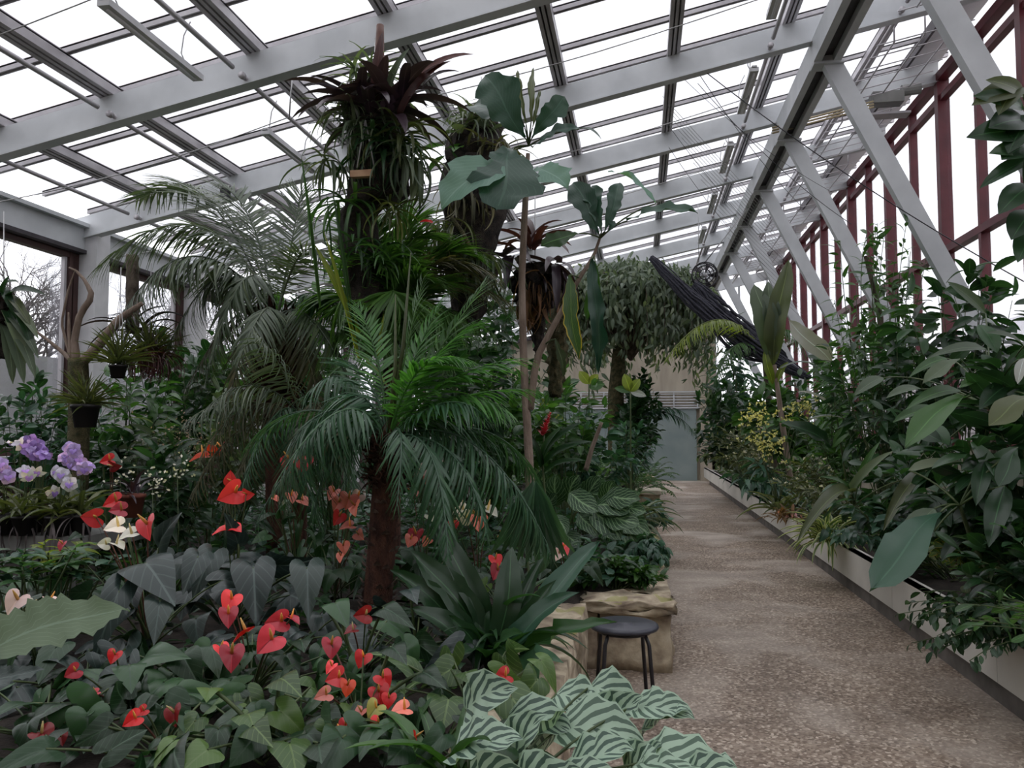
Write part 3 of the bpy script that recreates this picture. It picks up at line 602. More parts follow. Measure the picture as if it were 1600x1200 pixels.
def bush(name, label, cat, base, c, r, leaf, L, mat, n=260, nbr=12, stem='stem', group=None, droop=0., upn=.75, sr=.009, flowers=None, spread=.5, w=None, root=None):
    """leafy shrub: stems fan from the base into an ellipsoid; leaves set around their outer part"""
    base = np.asarray(base, float); c = np.asarray(c, float); r = np.asarray(r, float)
    t = root or thing(name, base, label, cat, group)
    d = rdirs(nbr, -35, 88); ends = c+d*r*rng.uniform(.55, 1, (nbr, 1)); st = MB(); P0, D0 = [], []
    per = max(3, n//nbr)
    for e in ends:
        mid = (base+e)/2+np.array([0, 0, .12*np.linalg.norm(e-base)])+rng.normal(0, .05, 3)*np.linalg.norm(e-base); ee = e-UP*droop*r[2]
        q = bez(base+rng.normal(0, .03, 3)*[1, 1, 0], mid, ee, 9); st.tube(q, np.linspace(sr, sr*.35, 9), 5, False)
        tt = np.linspace(spread, 1, per)*8; i = np.minimum(tt.astype(int), 7); f = (tt-i)[:, None]; P0.append(q[i]*(1-f)+q[i+1]*f); D0.append(unit(q[i+1]-q[i]))
    st.build('stems', M[stem], t); P0 = np.concatenate(P0); D0 = np.concatenate(D0); m = len(P0)
    rad = rdirs(m, -30, 45); out = unit(P0-c)*.5; dd = unit(D0*.45+rad*.9+out-UP*droop*.9)
    nrm = unit(UP*upn+rng.normal(0, .35, (m, 3))+out*.4)
    P1 = P0+rad*L*.25*rng.random((m, 1)); sc = L*rng.uniform(.6, 1.15, m)
    fo = MB(); fo.inst(TL[leaf], P1, dd, nrm, sc, None if w is None else sc*w); fo.build('foliage', L_(mat), t)
    if flowers:
        fm, fL, fn = flowers; k = rng.choice(m, fn); fl = MB(); q = P0[k]+UP*L*.35+out[k]*L*.4
        for _ in range(5): fl.inst(TL['tiny'], q+rng.normal(0, fL*.15, (fn, 3)), rdirs(fn, -10, 70), rng.normal(0, 1, (fn, 3)), fL)
        tag(fl.build('blossoms', F[fm], t), kind='stuff')
    return t
def L_(m): return L[m] if isinstance(m, str) else m
def frond(parent, a, b, c, n=34, L=.34, leaf='leaflet', mat='palm', r=.011, ang=(62, 28), hang=.25, start=.14, name='frond', w=None, env=1.0, vee=.2):
    """feather frond along the curve a-b-c; leaflets shrink to the tip and hang a little"""
    q = bez(a, b, c, 18); mb = MB(); mb.tube(q, np.linspace(r, r*.25, 18), 5, False)
    t = np.linspace(start, .995, n); s = t*17; i = np.minimum(s.astype(int), 16); f = (s-i)[:, None]; p = q[i]*(1-f)+q[i+1]*f; tg = unit(q[i+1]-q[i])
    side = unit(np.cross(tg, UP)+1e-6); nrm = unit(np.cross(side, tg)); an = np.radians(np.linspace(ang[0], ang[1], n)+rng.normal(0, 4, n))[:, None]
    ln = L*(np.sin(PI*np.clip(.12+.80*(t-start)/(1-start), 0, 1))**.6)*env*rng.uniform(.88, 1.08, n)
    for sg in (-1, 1):
        d = unit(tg*np.cos(an)+sg*side*np.sin(an)+nrm*vee-UP*hang*(.6+.8*rng.random((n, 1)))); up = unit(nrm+sg*side*-.2+rng.normal(0, .18, (n, 3)))
        mb.inst(TL[leaf], p+rng.normal(0, .004, (n, 3)), d, up, ln, None if w is None else ln*w, rnd=np.clip(rng.normal(.5, .22, n), 0, 1))
    return mb.build(name, L_(mat), parent)
def trunk(parent, pts, r, mat='palebark', name='trunk', n=10, scars=0, scm='scar', rings=None):
    mb = MB(); pts = np.asarray(pts, float); k = 14; t = np.linspace(0, len(pts)-1, k); i = np.minimum(t.astype(int), len(pts)-2); f = (t-i)[:, None]; q = pts[i]*(1-f)+pts[i+1]*f
    rr = np.interp(t, np.arange(len(pts)), np.broadcast_to(r, (len(pts),))); mb.tube(q, rr, n); o = mb.build(name, M[mat], parent)
    if scars:
        m2 = MB(); u = rng.random(scars)*(k-1.01); i = u.astype(int); f = (u-i)[:, None]; p = q[i]*(1-f)+q[i+1]*f; a = np.arange(scars)*2.39996; d = np.stack([np.cos(a), np.sin(a), np.full(scars, .55)], 1)
        R = rr[i]; m2.inst(leafT(3, 2, 'ovate', .9, -.5, .2), p+d*[1, 1, 0]*(R*.93)[:, None], d*[.5, .5, 1.4], d*[1, 1, 0], R*.62); tag(m2.build('leaf_scars', M[scm], o), kind='stuff')
    return o
def leaf1(parent, base, tip, T='ribbed', mat='big', up=None, wf=1.0, name='leaf', petiole=None, face=.5, label=None, pr=.006, rnd=None):
    """one explicit leaf from base to tip; optional petiole start point"""
    base = np.asarray(base, float); tip = np.asarray(tip, float); d = tip-base; ln = np.linalg.norm(d)
    V = TL[T][0]; e = V[-2] if len(TL[T][2]) == 0 else V[np.argmax(V[:, 1])]; ext = max(.5, math.hypot(e[1], e[2])); up = unit(UP*(1-face)+tocam(base)*face) if up is None else np.asarray(up, float)
    z = unit(up-unit(d)*np.dot(up, unit(d))); th = math.atan2(-e[2], e[1]); dd = unit(d)*math.cos(th)+z*math.sin(th); sc = ln/ext
    TT = TL[T]
    if T in ('ribbed', 'long', 'banana', 'veinl', 'zebra', 'jag', 'obov'):
        nw = 2 if T == 'strap' else {'ribbed': 6, 'veinl': 6, 'zebra': 6, 'jag': 6}.get(T, 4); V0 = TT[0].copy(); rows = len(V0)//(nw+1); am = {'ribbed': .16, 'long': .2, 'banana': .06, 'jag': .08}.get(T, .05); q = rng.normal(0, am, (rows, 2)); q = (q+np.roll(q, 1, 0))*.75; X = V0.reshape(rows, nw+1, 3); X[:, :nw//2, 0] *= 1+q[:, :1]; X[:, nw//2+1:, 0] *= 1+q[:, 1:]; X[:, :, 2] += np.abs(np.linspace(-1, 1, nw+1))[None]*rng.normal(0, .018, (rows, 1)); X[:, :, 0] += (.05*np.sin(np.linspace(0, 3, rows)+rng.random()*6)*np.sin(np.linspace(0, PI, rows)))[:, None]; TT = (X.reshape(-1, 3),)+TT[1:]
    mb = MB(); mb.inst(TT, base, dd, z*math.cos(th)-unit(d)*math.sin(th)+1e-4, sc, sc*wf, rnd=rng.random() if rnd is None else rnd); o = mb.build(name, L_(mat), parent)
    if petiole is not None:
        m2 = MB(); pb = np.asarray(petiole, float); m2.tube(bez(pb, (pb+base)/2+UP*.15*np.linalg.norm(base-pb), base, 8), np.linspace(pr*1.4, pr, 8), 6); m2.build('petiole', M['stem'], o)
    if label: o['label'] = label
    return o
def flower(parent, x, y, Y, px, col, ang=None, face=.55, spad=True, base=None):
    """anthurium spathe of about px pixels across with its spadix and stalk"""
    p = P(x, y, Y); s = px/F_PX*Y; a = math.radians(rng.uniform(215, 325) if ang is None else ang)
    right = np.array([math.cos(YAW), math.sin(YAW), 0]); d = unit(right*math.cos(a)+UP*math.sin(a)*.75+tocam(p)*.45)
    nrm = unit(UP*(1-face)+tocam(p)*face+rng.normal(0, .38, 3)); mb = MB(); mb.inst(TL['spathe'], p, d, nrm, s*.78, s*rng.uniform(.66, .82)); o = mb.build('spathe', F[col], parent)
    z = unit(nrm-d*np.dot(nrm, d)); sd = unit(z*.8+UP*.5+d*.15); m2 = MB(); m2.tube([p, p+sd*s*.25, p+sd*s*.5], [s*.055, s*.05, s*.018], 8); m2.build('spadix', F['spadix' if col not in ('white', 'dark') else 'spadixw'], o)
    if base is not None:
        m3 = MB(); b = np.asarray(base); m3.tube(bez(b, (b*.6+p*.4)+UP*.25*abs(p[2]-b[2]), p, 8), .0035, 5); m3.build('flower_stalk', M['redstem' if rng.random() < .4 else 'stem'], o)
    return o
def anthurium(label, x, y, Y, n=12, rad=.42, L=.2, mat='anth', hearts=(), flowers=(), T=('heart', 'heartw', 'heart3'), zlow=.12, name='anthurium', droop=.25):
    """clump whose leaf tops centre on pixel (x, y) at depth Y; hearts = (sinus x, y, tip x, y, width factor, depth)"""
    c = P(x, y, Y); base = np.array([c[0], Y+.05, SOIL+.06]); t = thing(name, base, label, 'flowering plant' if flowers else 'plant'); h = max(c[2]-base[2], .12)
    pt, lf = MB(), [MB(), MB(), MB()]
    for i in range(n):
        a = i*2.39996+rng.random()*.5; r = rad*math.sqrt((i+.6)/n)*rng.uniform(.8, 1.1); hh = h*rng.uniform(.45, 1.05)*(1-.30*(r/rad)**2); e = base+np.array([r*math.cos(a), r*math.sin(a), max(hh, zlow)])
        pt.tube(bez(base+rng.normal(0, .02, 3), base*.55+e*.45+UP*hh*.35, e, 7), .0042, 5, False)
        d = unit(np.array([math.cos(a), math.sin(a), -.55])*.7+rng.normal(0, .5, 3)*[1, 1, .7]+np.array([0, -.3, 0])); nrm = unit(UP*.8+rng.normal(0, .42, 3)+np.array([0, -.35, 0]))
        lf[i % 3].inst(TL[T[i % 3]], e, d, nrm, L*rng.uniform(.6, 1.2)*.85, L*rng.uniform(.6, 1.1)*.85)
    pt.build('petioles', M['stem'], t)
    for m in lf:
        if m.n: m.build('foliage', L_(mat), t)
    for hx, hy, tx, ty, wf, Yh, *mm in hearts:
        leaf1(t, P(hx, hy, Yh+.04), P(tx, ty, Yh-.06), 'heart2', mm[0] if mm else mat, face=.62, wf=wf, petiole=base+rng.normal(0, .02, 3), name='heart_leaf')
    for f in flowers:
        fx, fy, px, col, *rest = f; flower(t, fx, fy, rest[0] if rest else Y-.12, px, col, rest[1] if len(rest) > 1 else None, base=base)
    return t
def fern(label, x, y, Y, n=14, L=.6, mat='green', base_z=SOIL, name='fern', leafL=.09, group=None, el=(15, 70), nl=22, kind='fernlet', hang=.1):
    c = P(x, y, Y); b = np.array([c[0], Y, base_z if base_z is not None else c[2]]); t = thing(name, b, label, 'fern' if 'fern' in name else 'plant', group)
    for i in range(n):
        a = i*2.39996; e = math.radians(el[1]+(el[0]-el[1])*i/n); l = L*rng.uniform(.75, 1.1); d = np.array([math.cos(a)*math.cos(e), math.sin(a)*math.cos(e), math.sin(e)])
        frond(t, b, b+d*l*.6+UP*l*.15, b+d*l*.95-UP*l*.12*(1+math.cos(e)), nl, leafL, kind, mat, .004, (80, 55), hang, .15, vee=.05)
    return t
def clump(name, label, cat, c, specs, group=None, loc=None):
    t = thing(name, loc if loc is not None else c, label, cat, group)
    for nm, mat, args in specs:
        mb = MB(); rosette(mb, c, **args); mb.build(nm, L_(mat), t)
    return t
def pot(parent_or_none, c, r, h, mat='pot', name='pot'):
    mb = MB(); mb.lathe(c, [(0, 0), (r*.72, 0), (r*.95, h*.85), (r*1.05, h*.85), (r*1.05, h), (r*.93, h), (r*.9, h*.82), (0, h*.82)], 20); return mb.build(name, M[mat], parent_or_none)
# ================================================================== planting
# ---- main palm, trunk ringed with old leaf bases
pc = P(606, 690, 4.7); pb = P(588, 950, 4.7); pb[2] = SOIL
palm = thing('palm_tree', pb, 'feather palm with stout brown scarred trunk rising from the anthuriums, centre of the picture', 'palm tree')
trunk(palm, [pb, pb*.5+pc*.5+[.005, 0, 0], pc-[0, 0, .1], pc+[0, 0, .05]], [.088, .084, .08, .05], 'fibre', scars=190, n=14)
mb = MB(); k = 300; a = rng.random(k)*2*PI; zz = rng.uniform(-.25, .05, k); mb.inst(TL['grass'], np.stack([pc[0]+.075*np.cos(a), pc[1]+.075*np.sin(a), pc[2]+zz], 1), np.stack([np.cos(a)*.6, np.sin(a)*.6, -np.ones(k)*.6+rng.random(k)], 1), rng.normal(0, 1, (k, 3)), .13, .5); mb.build('fibre_skirt', M['fibre'], palm)
FR = [  # (ctrl, tip, depths, leaflet length, n)
 ((545, 560), (428, 760), 4.3, 4.0, .34, 44, 'palm', 1.0), ((470, 590), (385, 700), 4.9, 4.8, .30, 36, 'palm', .5), ((690, 635), (700, 870), 4.3, 3.9, .34, 44, 'palm', .9),
 ((745, 615), (855, 850), 4.5, 4.3, .36, 46, 'palm', .9), ((780, 620), (845, 760), 5.0, 5.2, .30, 38, 'palm', .6), ((520, 620), (490, 810), 4.6, 4.5, .30, 36, 'palm', .8),
 ((660, 610), (780, 700), 4.9, 4.9, .30, 36, 'palm', .6), ((560, 600), (540, 760), 4.9, 4.95, .28, 30, 'palm', .9), ((640, 620), (620, 790), 4.2, 3.9, .22, 26, 'palm', .8),
 ((480, 640), (400, 820), 4.5, 4.3, .30, 40, 'palm', .9), ((530, 590), (455, 690), 4.6, 4.4, .34, 44, 'palm', .7), ((720, 650), (760, 830), 4.4, 4.2, .32, 42, 'palm', .8), ((690, 600), (745, 640), 4.5, 4.4, .28, 38, 'palm', .5), ((700, 580), (790, 640), 4.6, 4.5, .32, 46, 'bright', .5), ((640, 540), (720, 560), 4.6, 4.5, .30, 44, 'bright', .3), ((570, 570), (500, 640), 4.7, 4.6, .30, 40, 'palm', .7),
 ((655, 560), (745, 505), 4.8, 4.9, .30, 42, 'bright', .2), ((680, 575), (815, 560), 4.6, 4.6, .30, 44, 'bright', .3), ((640, 560), (690, 470), 4.9, 5.0, .26, 36, 'bright', .1),
 ((700, 600), (830, 610), 4.9, 5.1, .26, 38, 'bright', .4), ((600, 560), (560, 480), 4.9, 5.0, .24, 32, 'bright', .1), ((590, 580), (530, 560), 4.8, 4.8, .28, 34, 'palm', .3),
 ((630, 560), (660, 440), 4.7, 4.8, .20, 26, 'green', .0), ((650, 590), (760, 440), 5.0, 5.3, .30, 40, 'green', .1)]
for (cx, cy), (tx, ty), Y1, Y2, ll, n, m, hg in FR:
    if m == 'green': ll *= 1.0
    frond(palm, pc+[0, 0, .0], P(cx, cy, Y1), P(tx, ty, Y2), n, ll, 'leafletd' if hg > .7 else 'leaflet', m, .010, hang=hg, w=1.25 if m == 'bright' else 1.0)
for x, y in ((642, 395), (618, 460)):       # unopened spear leaves
    mb = MB(); mb.tube([pc, P((x+606)/2+6, (y+690)/2, 4.7), P(x, y, 4.65)], [.010, .013, .003], 6); mb.build('spear_leaf', L['olive'], palm)
# hand of broad pleated leaf hanging at the path side
fp = thing('fan_palm', P(835, 940, 4.5)*[1, 1, 0]+[0, 0, SOIL], 'dark pleated fan-shaped palm leaf hanging low beside the stone wall corner', 'palm')
hb = P(835, 752, 4.5); mb = MB()
for k in range(17):
    a = math.radians(-118+k*3.4); right = np.array([math.cos(YAW), math.sin(YAW), 0]); d = right*math.cos(a)+UP*math.sin(a)+np.array([0, -.12+.01*(k % 2), 0]); mb.inst(TL['leafletw'], hb+[0, 0, 0], d, np.array([.35*(-1)**k, -1, .2]), rng.uniform(.46, .54), .62)
mb.build('leaf_blade', L['palm'], fp); trunk(fp, [fp['_off'], P(822, 850, 4.62), hb], [.008, .007, .005], 'stem', 'leaf_stalk')
# ---- green palm behind the column
c2 = P(612, 560, 6.4); b2_ = np.array([c2[0], 6.4, SOIL]); pm2 = thing('palm_tree', b2_, 'fresh green feather palm with upright arching fronds just below the hanging epiphyte column', 'palm tree')
trunk(pm2, [b2_, c2], [.09, .07], 'fibre')
P2F = [((530, 400), (480, 480), 6.2, .45, .5), ((550, 380), (520, 510), 5.9, .42, .8), ((600, 400), (625, 480), 5.6, .50, .5), ((640, 350), (775, 430), 6.3, .5, .3), ((600, 340), (690, 370), 6.5, .5, .2), ((640, 420), (740, 520), 6.0, .4, .6), ((590, 360), (550, 340), 6.5, .42, .1), ((620, 350), (650, 345), 6.4, .48, .1), ((660, 380), (790, 470), 6.5, .45, .3), ((560, 450), (500, 560), 6.0, .4, .8), ((600, 440), (590, 540), 5.7, .42, .7), ((540, 400), (450, 500), 6.6, .4, .6),
 ((560, 370), (640, 400), 6.1, .5, .2), ((640, 440), (700, 560), 5.8, .42, .7), ((570, 380), (610, 420), 5.9, .5, .4), ((650, 360), (740, 400), 6.6, .5, .1), ((620, 420), (680, 440), 6.0, .5, .2), ((660, 430), (770, 520), 6.4, .42, .6), ((560, 340), (600, 350), 6.7, .5, .1)]
for i, ((cx, cy), (tx, ty), Y1, ll, hg) in enumerate(P2F):
    frond(pm2, c2, P(cx, cy, Y1), P(tx, ty, Y1), 58, ll, 'leaflet', 'drypalm' if i in (3, 8, 11) else 'freshpalm', .011, hang=hg, w=.95)
# lime blades of a grassy plant left of the column
c3 = P(545, 600, 5.6); t = thing('cane_plant', [c3[0], 5.6, SOIL], 'yellow-green cane plant with long ribbon leaves left of the green palm', 'plant'); trunk(t, [t['_off'], c3], [.02, .015], 'stem', 'cane')
for (bx, by), (tx, ty), wd in [((560, 560), (505, 360), 1.2), ((555, 540), (520, 300), 1.1), ((548, 520), (545, 460), 1.4), ((560, 520), (490, 380), 1.2), ((565, 540), (585, 500), 1.4), ((545, 560), (500, 600), 1.3), ((570, 560), (610, 610), 1.3), ((550, 500), (535, 440), 1.4), ((520, 420), (510, 300), 1), ((500, 480), (470, 240), .9), ((498, 470), (482, 320), .8), ((520, 560), (560, 640), 1.3), ((590, 560), (600, 490), 1.3)]:
    leaf1(t, P(bx, by, 5.5), P(tx, ty, 5.4), 'strapup', 'yellow' if rng.random() < .5 and ty > 330 else 'green', face=.7, wf=wd*(.5 if ty > 370 else .22), name='blade')
# ---- grey feather palm at the left
c4 = P(432, 500, 6.6); b4 = np.array([c4[0]+.02, 6.6, SOIL]); gp = thing('palm_tree', b4, 'tall grey-green feather palm with long drooping fronds arching to the left', 'palm tree')
trunk(gp, [b4, c4-[0, 0, .5], c4-[0, 0, .3], c4+[0, 0, .0]], [.07, .10, .17, .11], 'fibre', n=14)
mb = MB(); k = 420; a = rng.random(k)*2*PI; zz = rng.uniform(-.75, .05, k); mb.inst(TL['strapup'], np.stack([c4[0]+.12*np.cos(a), c4[1]+.12*np.sin(a), c4[2]+zz], 1), np.stack([np.cos(a)*.5, np.sin(a)*.5, rng.uniform(-.6, 1, k)], 1), np.stack([np.cos(a), np.sin(a), 0*a], 1), .22, .3); mb.build('dead_sheaths', M['fibre'], gp)
for (cx, cy), (tx, ty), Y1, Y2, ll, n, m, hg in [
 ((330, 250), (150, 420), 6.4, 6.0, .50, 60, 'greypalm', .8), ((300, 300), (185, 500), 6.0, 5.6, .46, 54, 'greypalm', 1.0), ((360, 240), (215, 310), 6.9, 7.2, .50, 56, 'greypalm', .5), ((350, 330), (255, 560), 6.2, 6.0, .44, 50, 'greypalm', 1.0), ((390, 320), (320, 600), 6.0, 5.8, .42, 46, 'greypalm', .9),
 ((330, 260), (260, 290), 7.2, 7.6, .5, 50, 'greypalm', .3), ((400, 300), (340, 290), 6.8, 6.9, .46, 46, 'greypalm', .2), ((470, 330), (520, 420), 6.5, 6.4, .42, 42, 'greypalm', .6), ((500, 400), (560, 540), 6.4, 6.2, .40, 40, 'palm', .8), ((460, 360), (470, 300), 6.9, 7.0, .4, 36, 'greypalm', .2),
 ((380, 430), (290, 610), 6.3, 6.0, .36, 36, 'drypalm', .9), ((400, 450), (350, 650), 6.0, 5.8, .36, 40, 'drypalm', 1.0), ((470, 470), (500, 640), 6.2, 6.0, .36, 38, 'drypalm', 1.0), ((420, 440), (375, 560), 5.7, 5.4, .34, 40, 'greypalm', .9), ((480, 440), (545, 600), 6.0, 5.8, .34, 36, 'greypalm', .9)]:
    frond(gp, c4, P(cx, cy, Y1), P(tx, ty, Y2), int(n*1.45), ll*1.05, 'leafletd' if hg > .85 else 'leafletf', m, .012, hang=hg*.8, vee=.35)
c5 = P(470, 650, 5.6); lp = thing('palm_tree', [c5[0], 5.6, SOIL], 'low bushy palm with dull olive narrow leaflets between the grey palm and the red anthuriums', 'palm tree'); trunk(lp, [lp['_off'], c5], [.06, .05], 'fibre')
for i, ((cx, cy), (tx, ty)) in enumerate([((380, 590), (310, 720)), ((400, 560), (320, 640)), ((430, 600), (380, 760)), ((500, 590), (540, 720)), ((440, 560), (400, 520)), ((500, 560), (560, 600)), ((350, 640), (300, 780)), ((470, 640), (450, 800)), ((520, 640), (560, 780)), ((400, 640), (350, 800)), ((360, 600), (290, 660)), ((440, 640), (500, 820))]):
    frond(lp, c5, P(cx, cy, 5.4), P(tx, ty, 5.1), 36, .30, 'leafletd', ['drypalm', 'greypalm', 'palm'][i % 3], .008, hang=.7)
# ---- hanging epiphyte column
ct, cb = P(586, 95, 5.9), P(575, 520, 5.9); ep = thing('epiphyte_column', cb, 'tall hanging column of dark bromeliads and root mass tied to the first rafters', 'epiphyte column')
def lumpy(parent, pts, r, mat, name, amp=.35, n=18, k=26, seed=1):
    g = np.random.default_rng(seed); mb = MB(); pts = np.asarray(pts, float); t = np.linspace(0, len(pts)-1, k); i = np.minimum(t.astype(int), len(pts)-2); f = (t-i)[:, None]; q = pts[i]*(1-f)+pts[i+1]*f; rr = np.interp(t, np.arange(len(pts)), r)
    a = np.arange(n)*2*PI/n; V = [np.stack([c[0]+R*np.cos(a)*(1+g.normal(0, amp*.35, n)), c[1]+R*np.sin(a)*(1+g.normal(0, amp*.35, n)), c[2]+g.normal(0, R*.12, n)], 1) for c, R in zip(q, rr)]
    V = np.concatenate(V+[q[:1], q[-1:]]); Q = [(x*n+j, x*n+(j+1) % n, (x+1)*n+(j+1) % n, (x+1)*n+j) for x in range(k-1) for j in range(n)]
    T = [(k*n, (j+1) % n, j) for j in range(n)]+[(k*n+1, (k-1)*n+j, (k-1)*n+(j+1) % n) for j in range(n)]
    return mb.add(V, Q, T).build(name, M[mat], parent)
lumpy(ep, [P(575, 520, 5.9), P(565, 400, 5.9), P(560, 330, 5.9), P(600, 290, 5.9), P(590, 230, 5.9), P(588, 170, 5.9), P(586, 125, 5.9)], [.10, .17, .13, .24, .19, .26, .12], 'peat', 'root_mass')
trunk(ep, [P(590, 250, 5.85), P(592, 130, 5.85), P(594, 40, 5.9)], [.05, .045, .03], 'redstem', 'hanging_stem')
for (x, y), n, T, Lf, e, m, w_, nm in [((590, 185), 22, 'strapw', .66, (5, 70), 'purple', 1.1, 'bromeliad_leaves'), ((600, 230), 90, 'strap', .40, (-70, 50), 'deep', .8, 'strap_leaves'), ((575, 200), 120, 'grass', .4, (-40, 80), 'greypalm', 2.0, 'air_plants'), ((560, 165), 10, 'strapw', .5, (15, 60), 'purple', 1.2, 'bromeliad_leaves'), ((620, 170), 8, 'strapw', .55, (25, 60), 'purple', 1.0, 'bromeliad_leaves'), ((575, 135), 60, 'grass', .4, (10, 85), 'grey', 2.4, 'air_plants'), ((545, 180), 40, 'grass', .35, (-10, 60), 'greypalm', 2.2, 'air_plants'), ((640, 245), 34, 'strap', .42, (-70, 30), 'greypalm', 1.0, 'strap_leaves'), ((630, 215), 26, 'strap', .4, (-30, 50), 'olive', .9, 'strap_leaves'), ((545, 320), 30, 'strap', .38, (-50, 50), 'green', .9, 'strap_leaves'), ((610, 330), 26, 'strap', .3, (-40, 60), 'olive', .9, 'strap_leaves'), ((520, 250), 24, 'strap', .36, (-50, 30), 'greypalm', .8, 'strap_leaves'), ((570, 385), 30, 'strap', .34, (-60, 40), 'deep', .9, 'strap_leaves'), ((600, 410), 40, 'strap', .34, (0, 80), 'green', .8, 'strap_leaves')]:
    mb = MB(); rosette(mb, P(x, y, 5.75), n, T, Lf, e, w_, .07); mb.build(nm, L_(m), ep)
for (bx, by), (tx, ty), m in [((625, 190), (705, 95), 'maroon'), ((640, 150), (740, 85), 'maroon'), ((660, 140), (718, 112), 'purple'), ((540, 150), (480, 135), 'purple'), ((520, 160), (465, 185), 'purple'), ((585, 170), (598, 50), 'maroon'), ((605, 160), (640, 75), 'greypalm'), ((560, 190), (540, 148), 'silver')]:
    leaf1(ep, P(bx, by, 5.7), P(tx, ty, 5.6), 'strapw', m, face=.5, wf=.8, name='bromeliad_leaf')
for x in (558, 585):
    mb = MB(); mb.tube([P(571, 188, 5.6), P(x, 262, 5.6)], .006, 5); mb.build('support_wire', M['wire'], ep)
mb = MB(); mb.tube([P(586, 120, 5.9), P(586, 60, 7.0)], .006, 5); mb.build('support_wire', M['wire'], ep)
mb = MB(); q = P(566, 272, 5.62); mb.box(q, (.17, .05, .05)); mb.build('wood_block', rough_mat('cut_wood', (.38, .22, .13), (.5, .32, .2), 9, .8), ep, False)
leaf1(ep, P(676, 348, 5.8), P(655, 348, 5.8), 'strapw', F['red'], name='red_bract', wf=1.6)
# second epiphyte mass
e2 = thing('epiphyte_column', P(745, 480, 7.2), 'hanging mass of stringy epiphytes behind the big pale leaf', 'epiphyte column')
lumpy(e2, [P(730, 520, 7.2), P(735, 400, 7.2), P(745, 320, 7.2), P(745, 240, 7.2), P(750, 185, 7.2)], [.10, .22, .28, .30, .14], 'peat', 'root_mass', seed=3)
for (x, y), n, T, Lf, e, m, w_, nm in [((740, 190), 90, 'grass', .4, (-20, 80), 'greypalm', 2.0, 'air_plants'), ((720, 230), 12, 'ell', .26, (-30, 30), 'green', 1.0, 'leaves'), ((770, 235), 60, 'grass', .45, (-40, 40), 'drypalm', 2., 'air_plants'), ((730, 300), 60, 'strap', .4, (-80, 0), 'drypalm', .6, 'strings'), ((700, 350), 60, 'strap', .45, (-80, 0), 'olive', .6, 'strings'), ((750, 400), 70, 'strap', .5, (-80, 10), 'greypalm', .5, 'strings'), ((690, 400), 50, 'strap', .42, (-70, 30), 'drypalm', .6, 'strings'), ((735, 215), 10, 'ell', .24, (0, 60), 'grey', .9, 'leaves')]:
    mb = MB(); rosette(mb, P(x, y, 7.0), n, T, Lf, e, w_, .10); mb.build(nm, L_(m), e2)
trunk(e2, [P(705, 340, 6.8), P(722, 362, 6.8), P(742, 400, 6.8), P(755, 440, 6.8)], [.022, .02, .018, .008], 'mossbark', 'hanging_root')
mb = MB(); mb.tube([P(750, 190, 7.2), P(752, 120, 7.6)], .006, 5); mb.build('support_wire', M['wire'], e2)
# ---- tall slim plant with very large ribbed leaves
tb = P(830, 900, 6.2); tb[2] = SOIL; tl = thing('large_leaved_tree', tb, 'tall slim-stemmed plant with huge ribbed leaves reaching the rafters, right of the column', 'tree')
tc_, tt_ = P(820, 330, 6.2), P(825, 240, 6.2)
trunk(tl, [tb, P(828, 740, 6.2), P(818, 560, 6.2), P(815, 440, 6.2), tc_, tt_], [.045, .035, .03, .028, .026, .016], 'palebark', n=10)
trunk(tl, [P(828, 640, 6.2), P(838, 560, 6.2), P(870, 500, 6.2), P(905, 435, 6.2), P(928, 400, 6.2), P(938, 370, 6.2)], [.03, .028, .022, .018, .014, .010], 'palebark', 'branch')
j = P(826, 228, 6.2)
for b0, (bx, by), (tx, ty), Y2, m, wf, fc, T in [
 (j, (800, 232), (775, 330), 5.7, 'big', 1.15, .75, 'ribbed'), (j, (790, 245), (690, 325), 5.6, 'palebig', .75, .55, 'ribbed'), (j, (820, 215), (757, 118), 6.1, 'big', .95, .85, 'ribbed'), (j, (832, 215), (882, 150), 6.1, 'big', .75, .8, 'ribbed'),
 (j, (832, 230), (905, 200), 6.0, 'big', .55, .5, 'ribbed'), (j, (905, 202), (940, 218), 5.9, 'big', .5, .3, 'lance'), (P(822, 300, 6.2), (838, 262), (885, 292), 5.8, 'palebig', .95, .6, 'ribbed'), (j, (785, 240), (800, 290), 6.3, 'palebig', .7, .5, 'ribbed'), (j, (820, 200), (740, 165), 6.5, 'big', .7, .6, 'ribbed'),
 (j, (830, 190), (833, 105), 6.3, 'olive', .35, .8, 'long'), (j, (822, 195), (808, 110), 6.3, 'olive', .3, .8, 'long'), (j, (832, 200), (845, 140), 6.3, 'olive', .3, .8, 'long'),
 (P(938, 372, 6.2), (935, 365), (895, 285), 6.2, 'big', .75, .8, 'ribbed'), (P(938, 372, 6.2), (940, 362), (925, 290), 6.2, 'big', .65, .85, 'ribbed'), (P(938, 372, 6.2), (945, 362), (968, 285), 6.2, 'big', .55, .85, 'ribbed'), (P(938, 372, 6.2), (950, 362), (960, 345), 6.1, 'big', 1, .8, 'ribbed'),
 (P(938, 372, 6.2), (980, 345), (1090, 332), 5.9, 'big', .5, .45, 'ribbed'), (P(938, 372, 6.2), (1025, 318), (950, 268), 6.6, 'palebig', .3, .3, 'long'), (P(938, 372, 6.2), (905, 365), (845, 385), 6.0, 'green', .8, .6, 'ribbed'),
 (P(928, 400, 6.2), (925, 405), (935, 585), 6.2, 'big', .55, .8, 'long'), (P(905, 435, 6.2), (890, 430), (905, 560), 6.1, 'yelledge', .75, .85, 'long'), (P(928, 400, 6.2), (930, 410), (918, 500), 6.3, 'green', .8, .7, 'long'), (P(850, 540, 6.2), (868, 530), (880, 590), 6.3, 'greypalm', .8, .7, 'long')]:
    leaf1(tl, P(bx, by, 6.1), P(tx, ty, Y2), T, m, face=fc, wf=wf, name='large_leaf', petiole=b0, pr=.005)
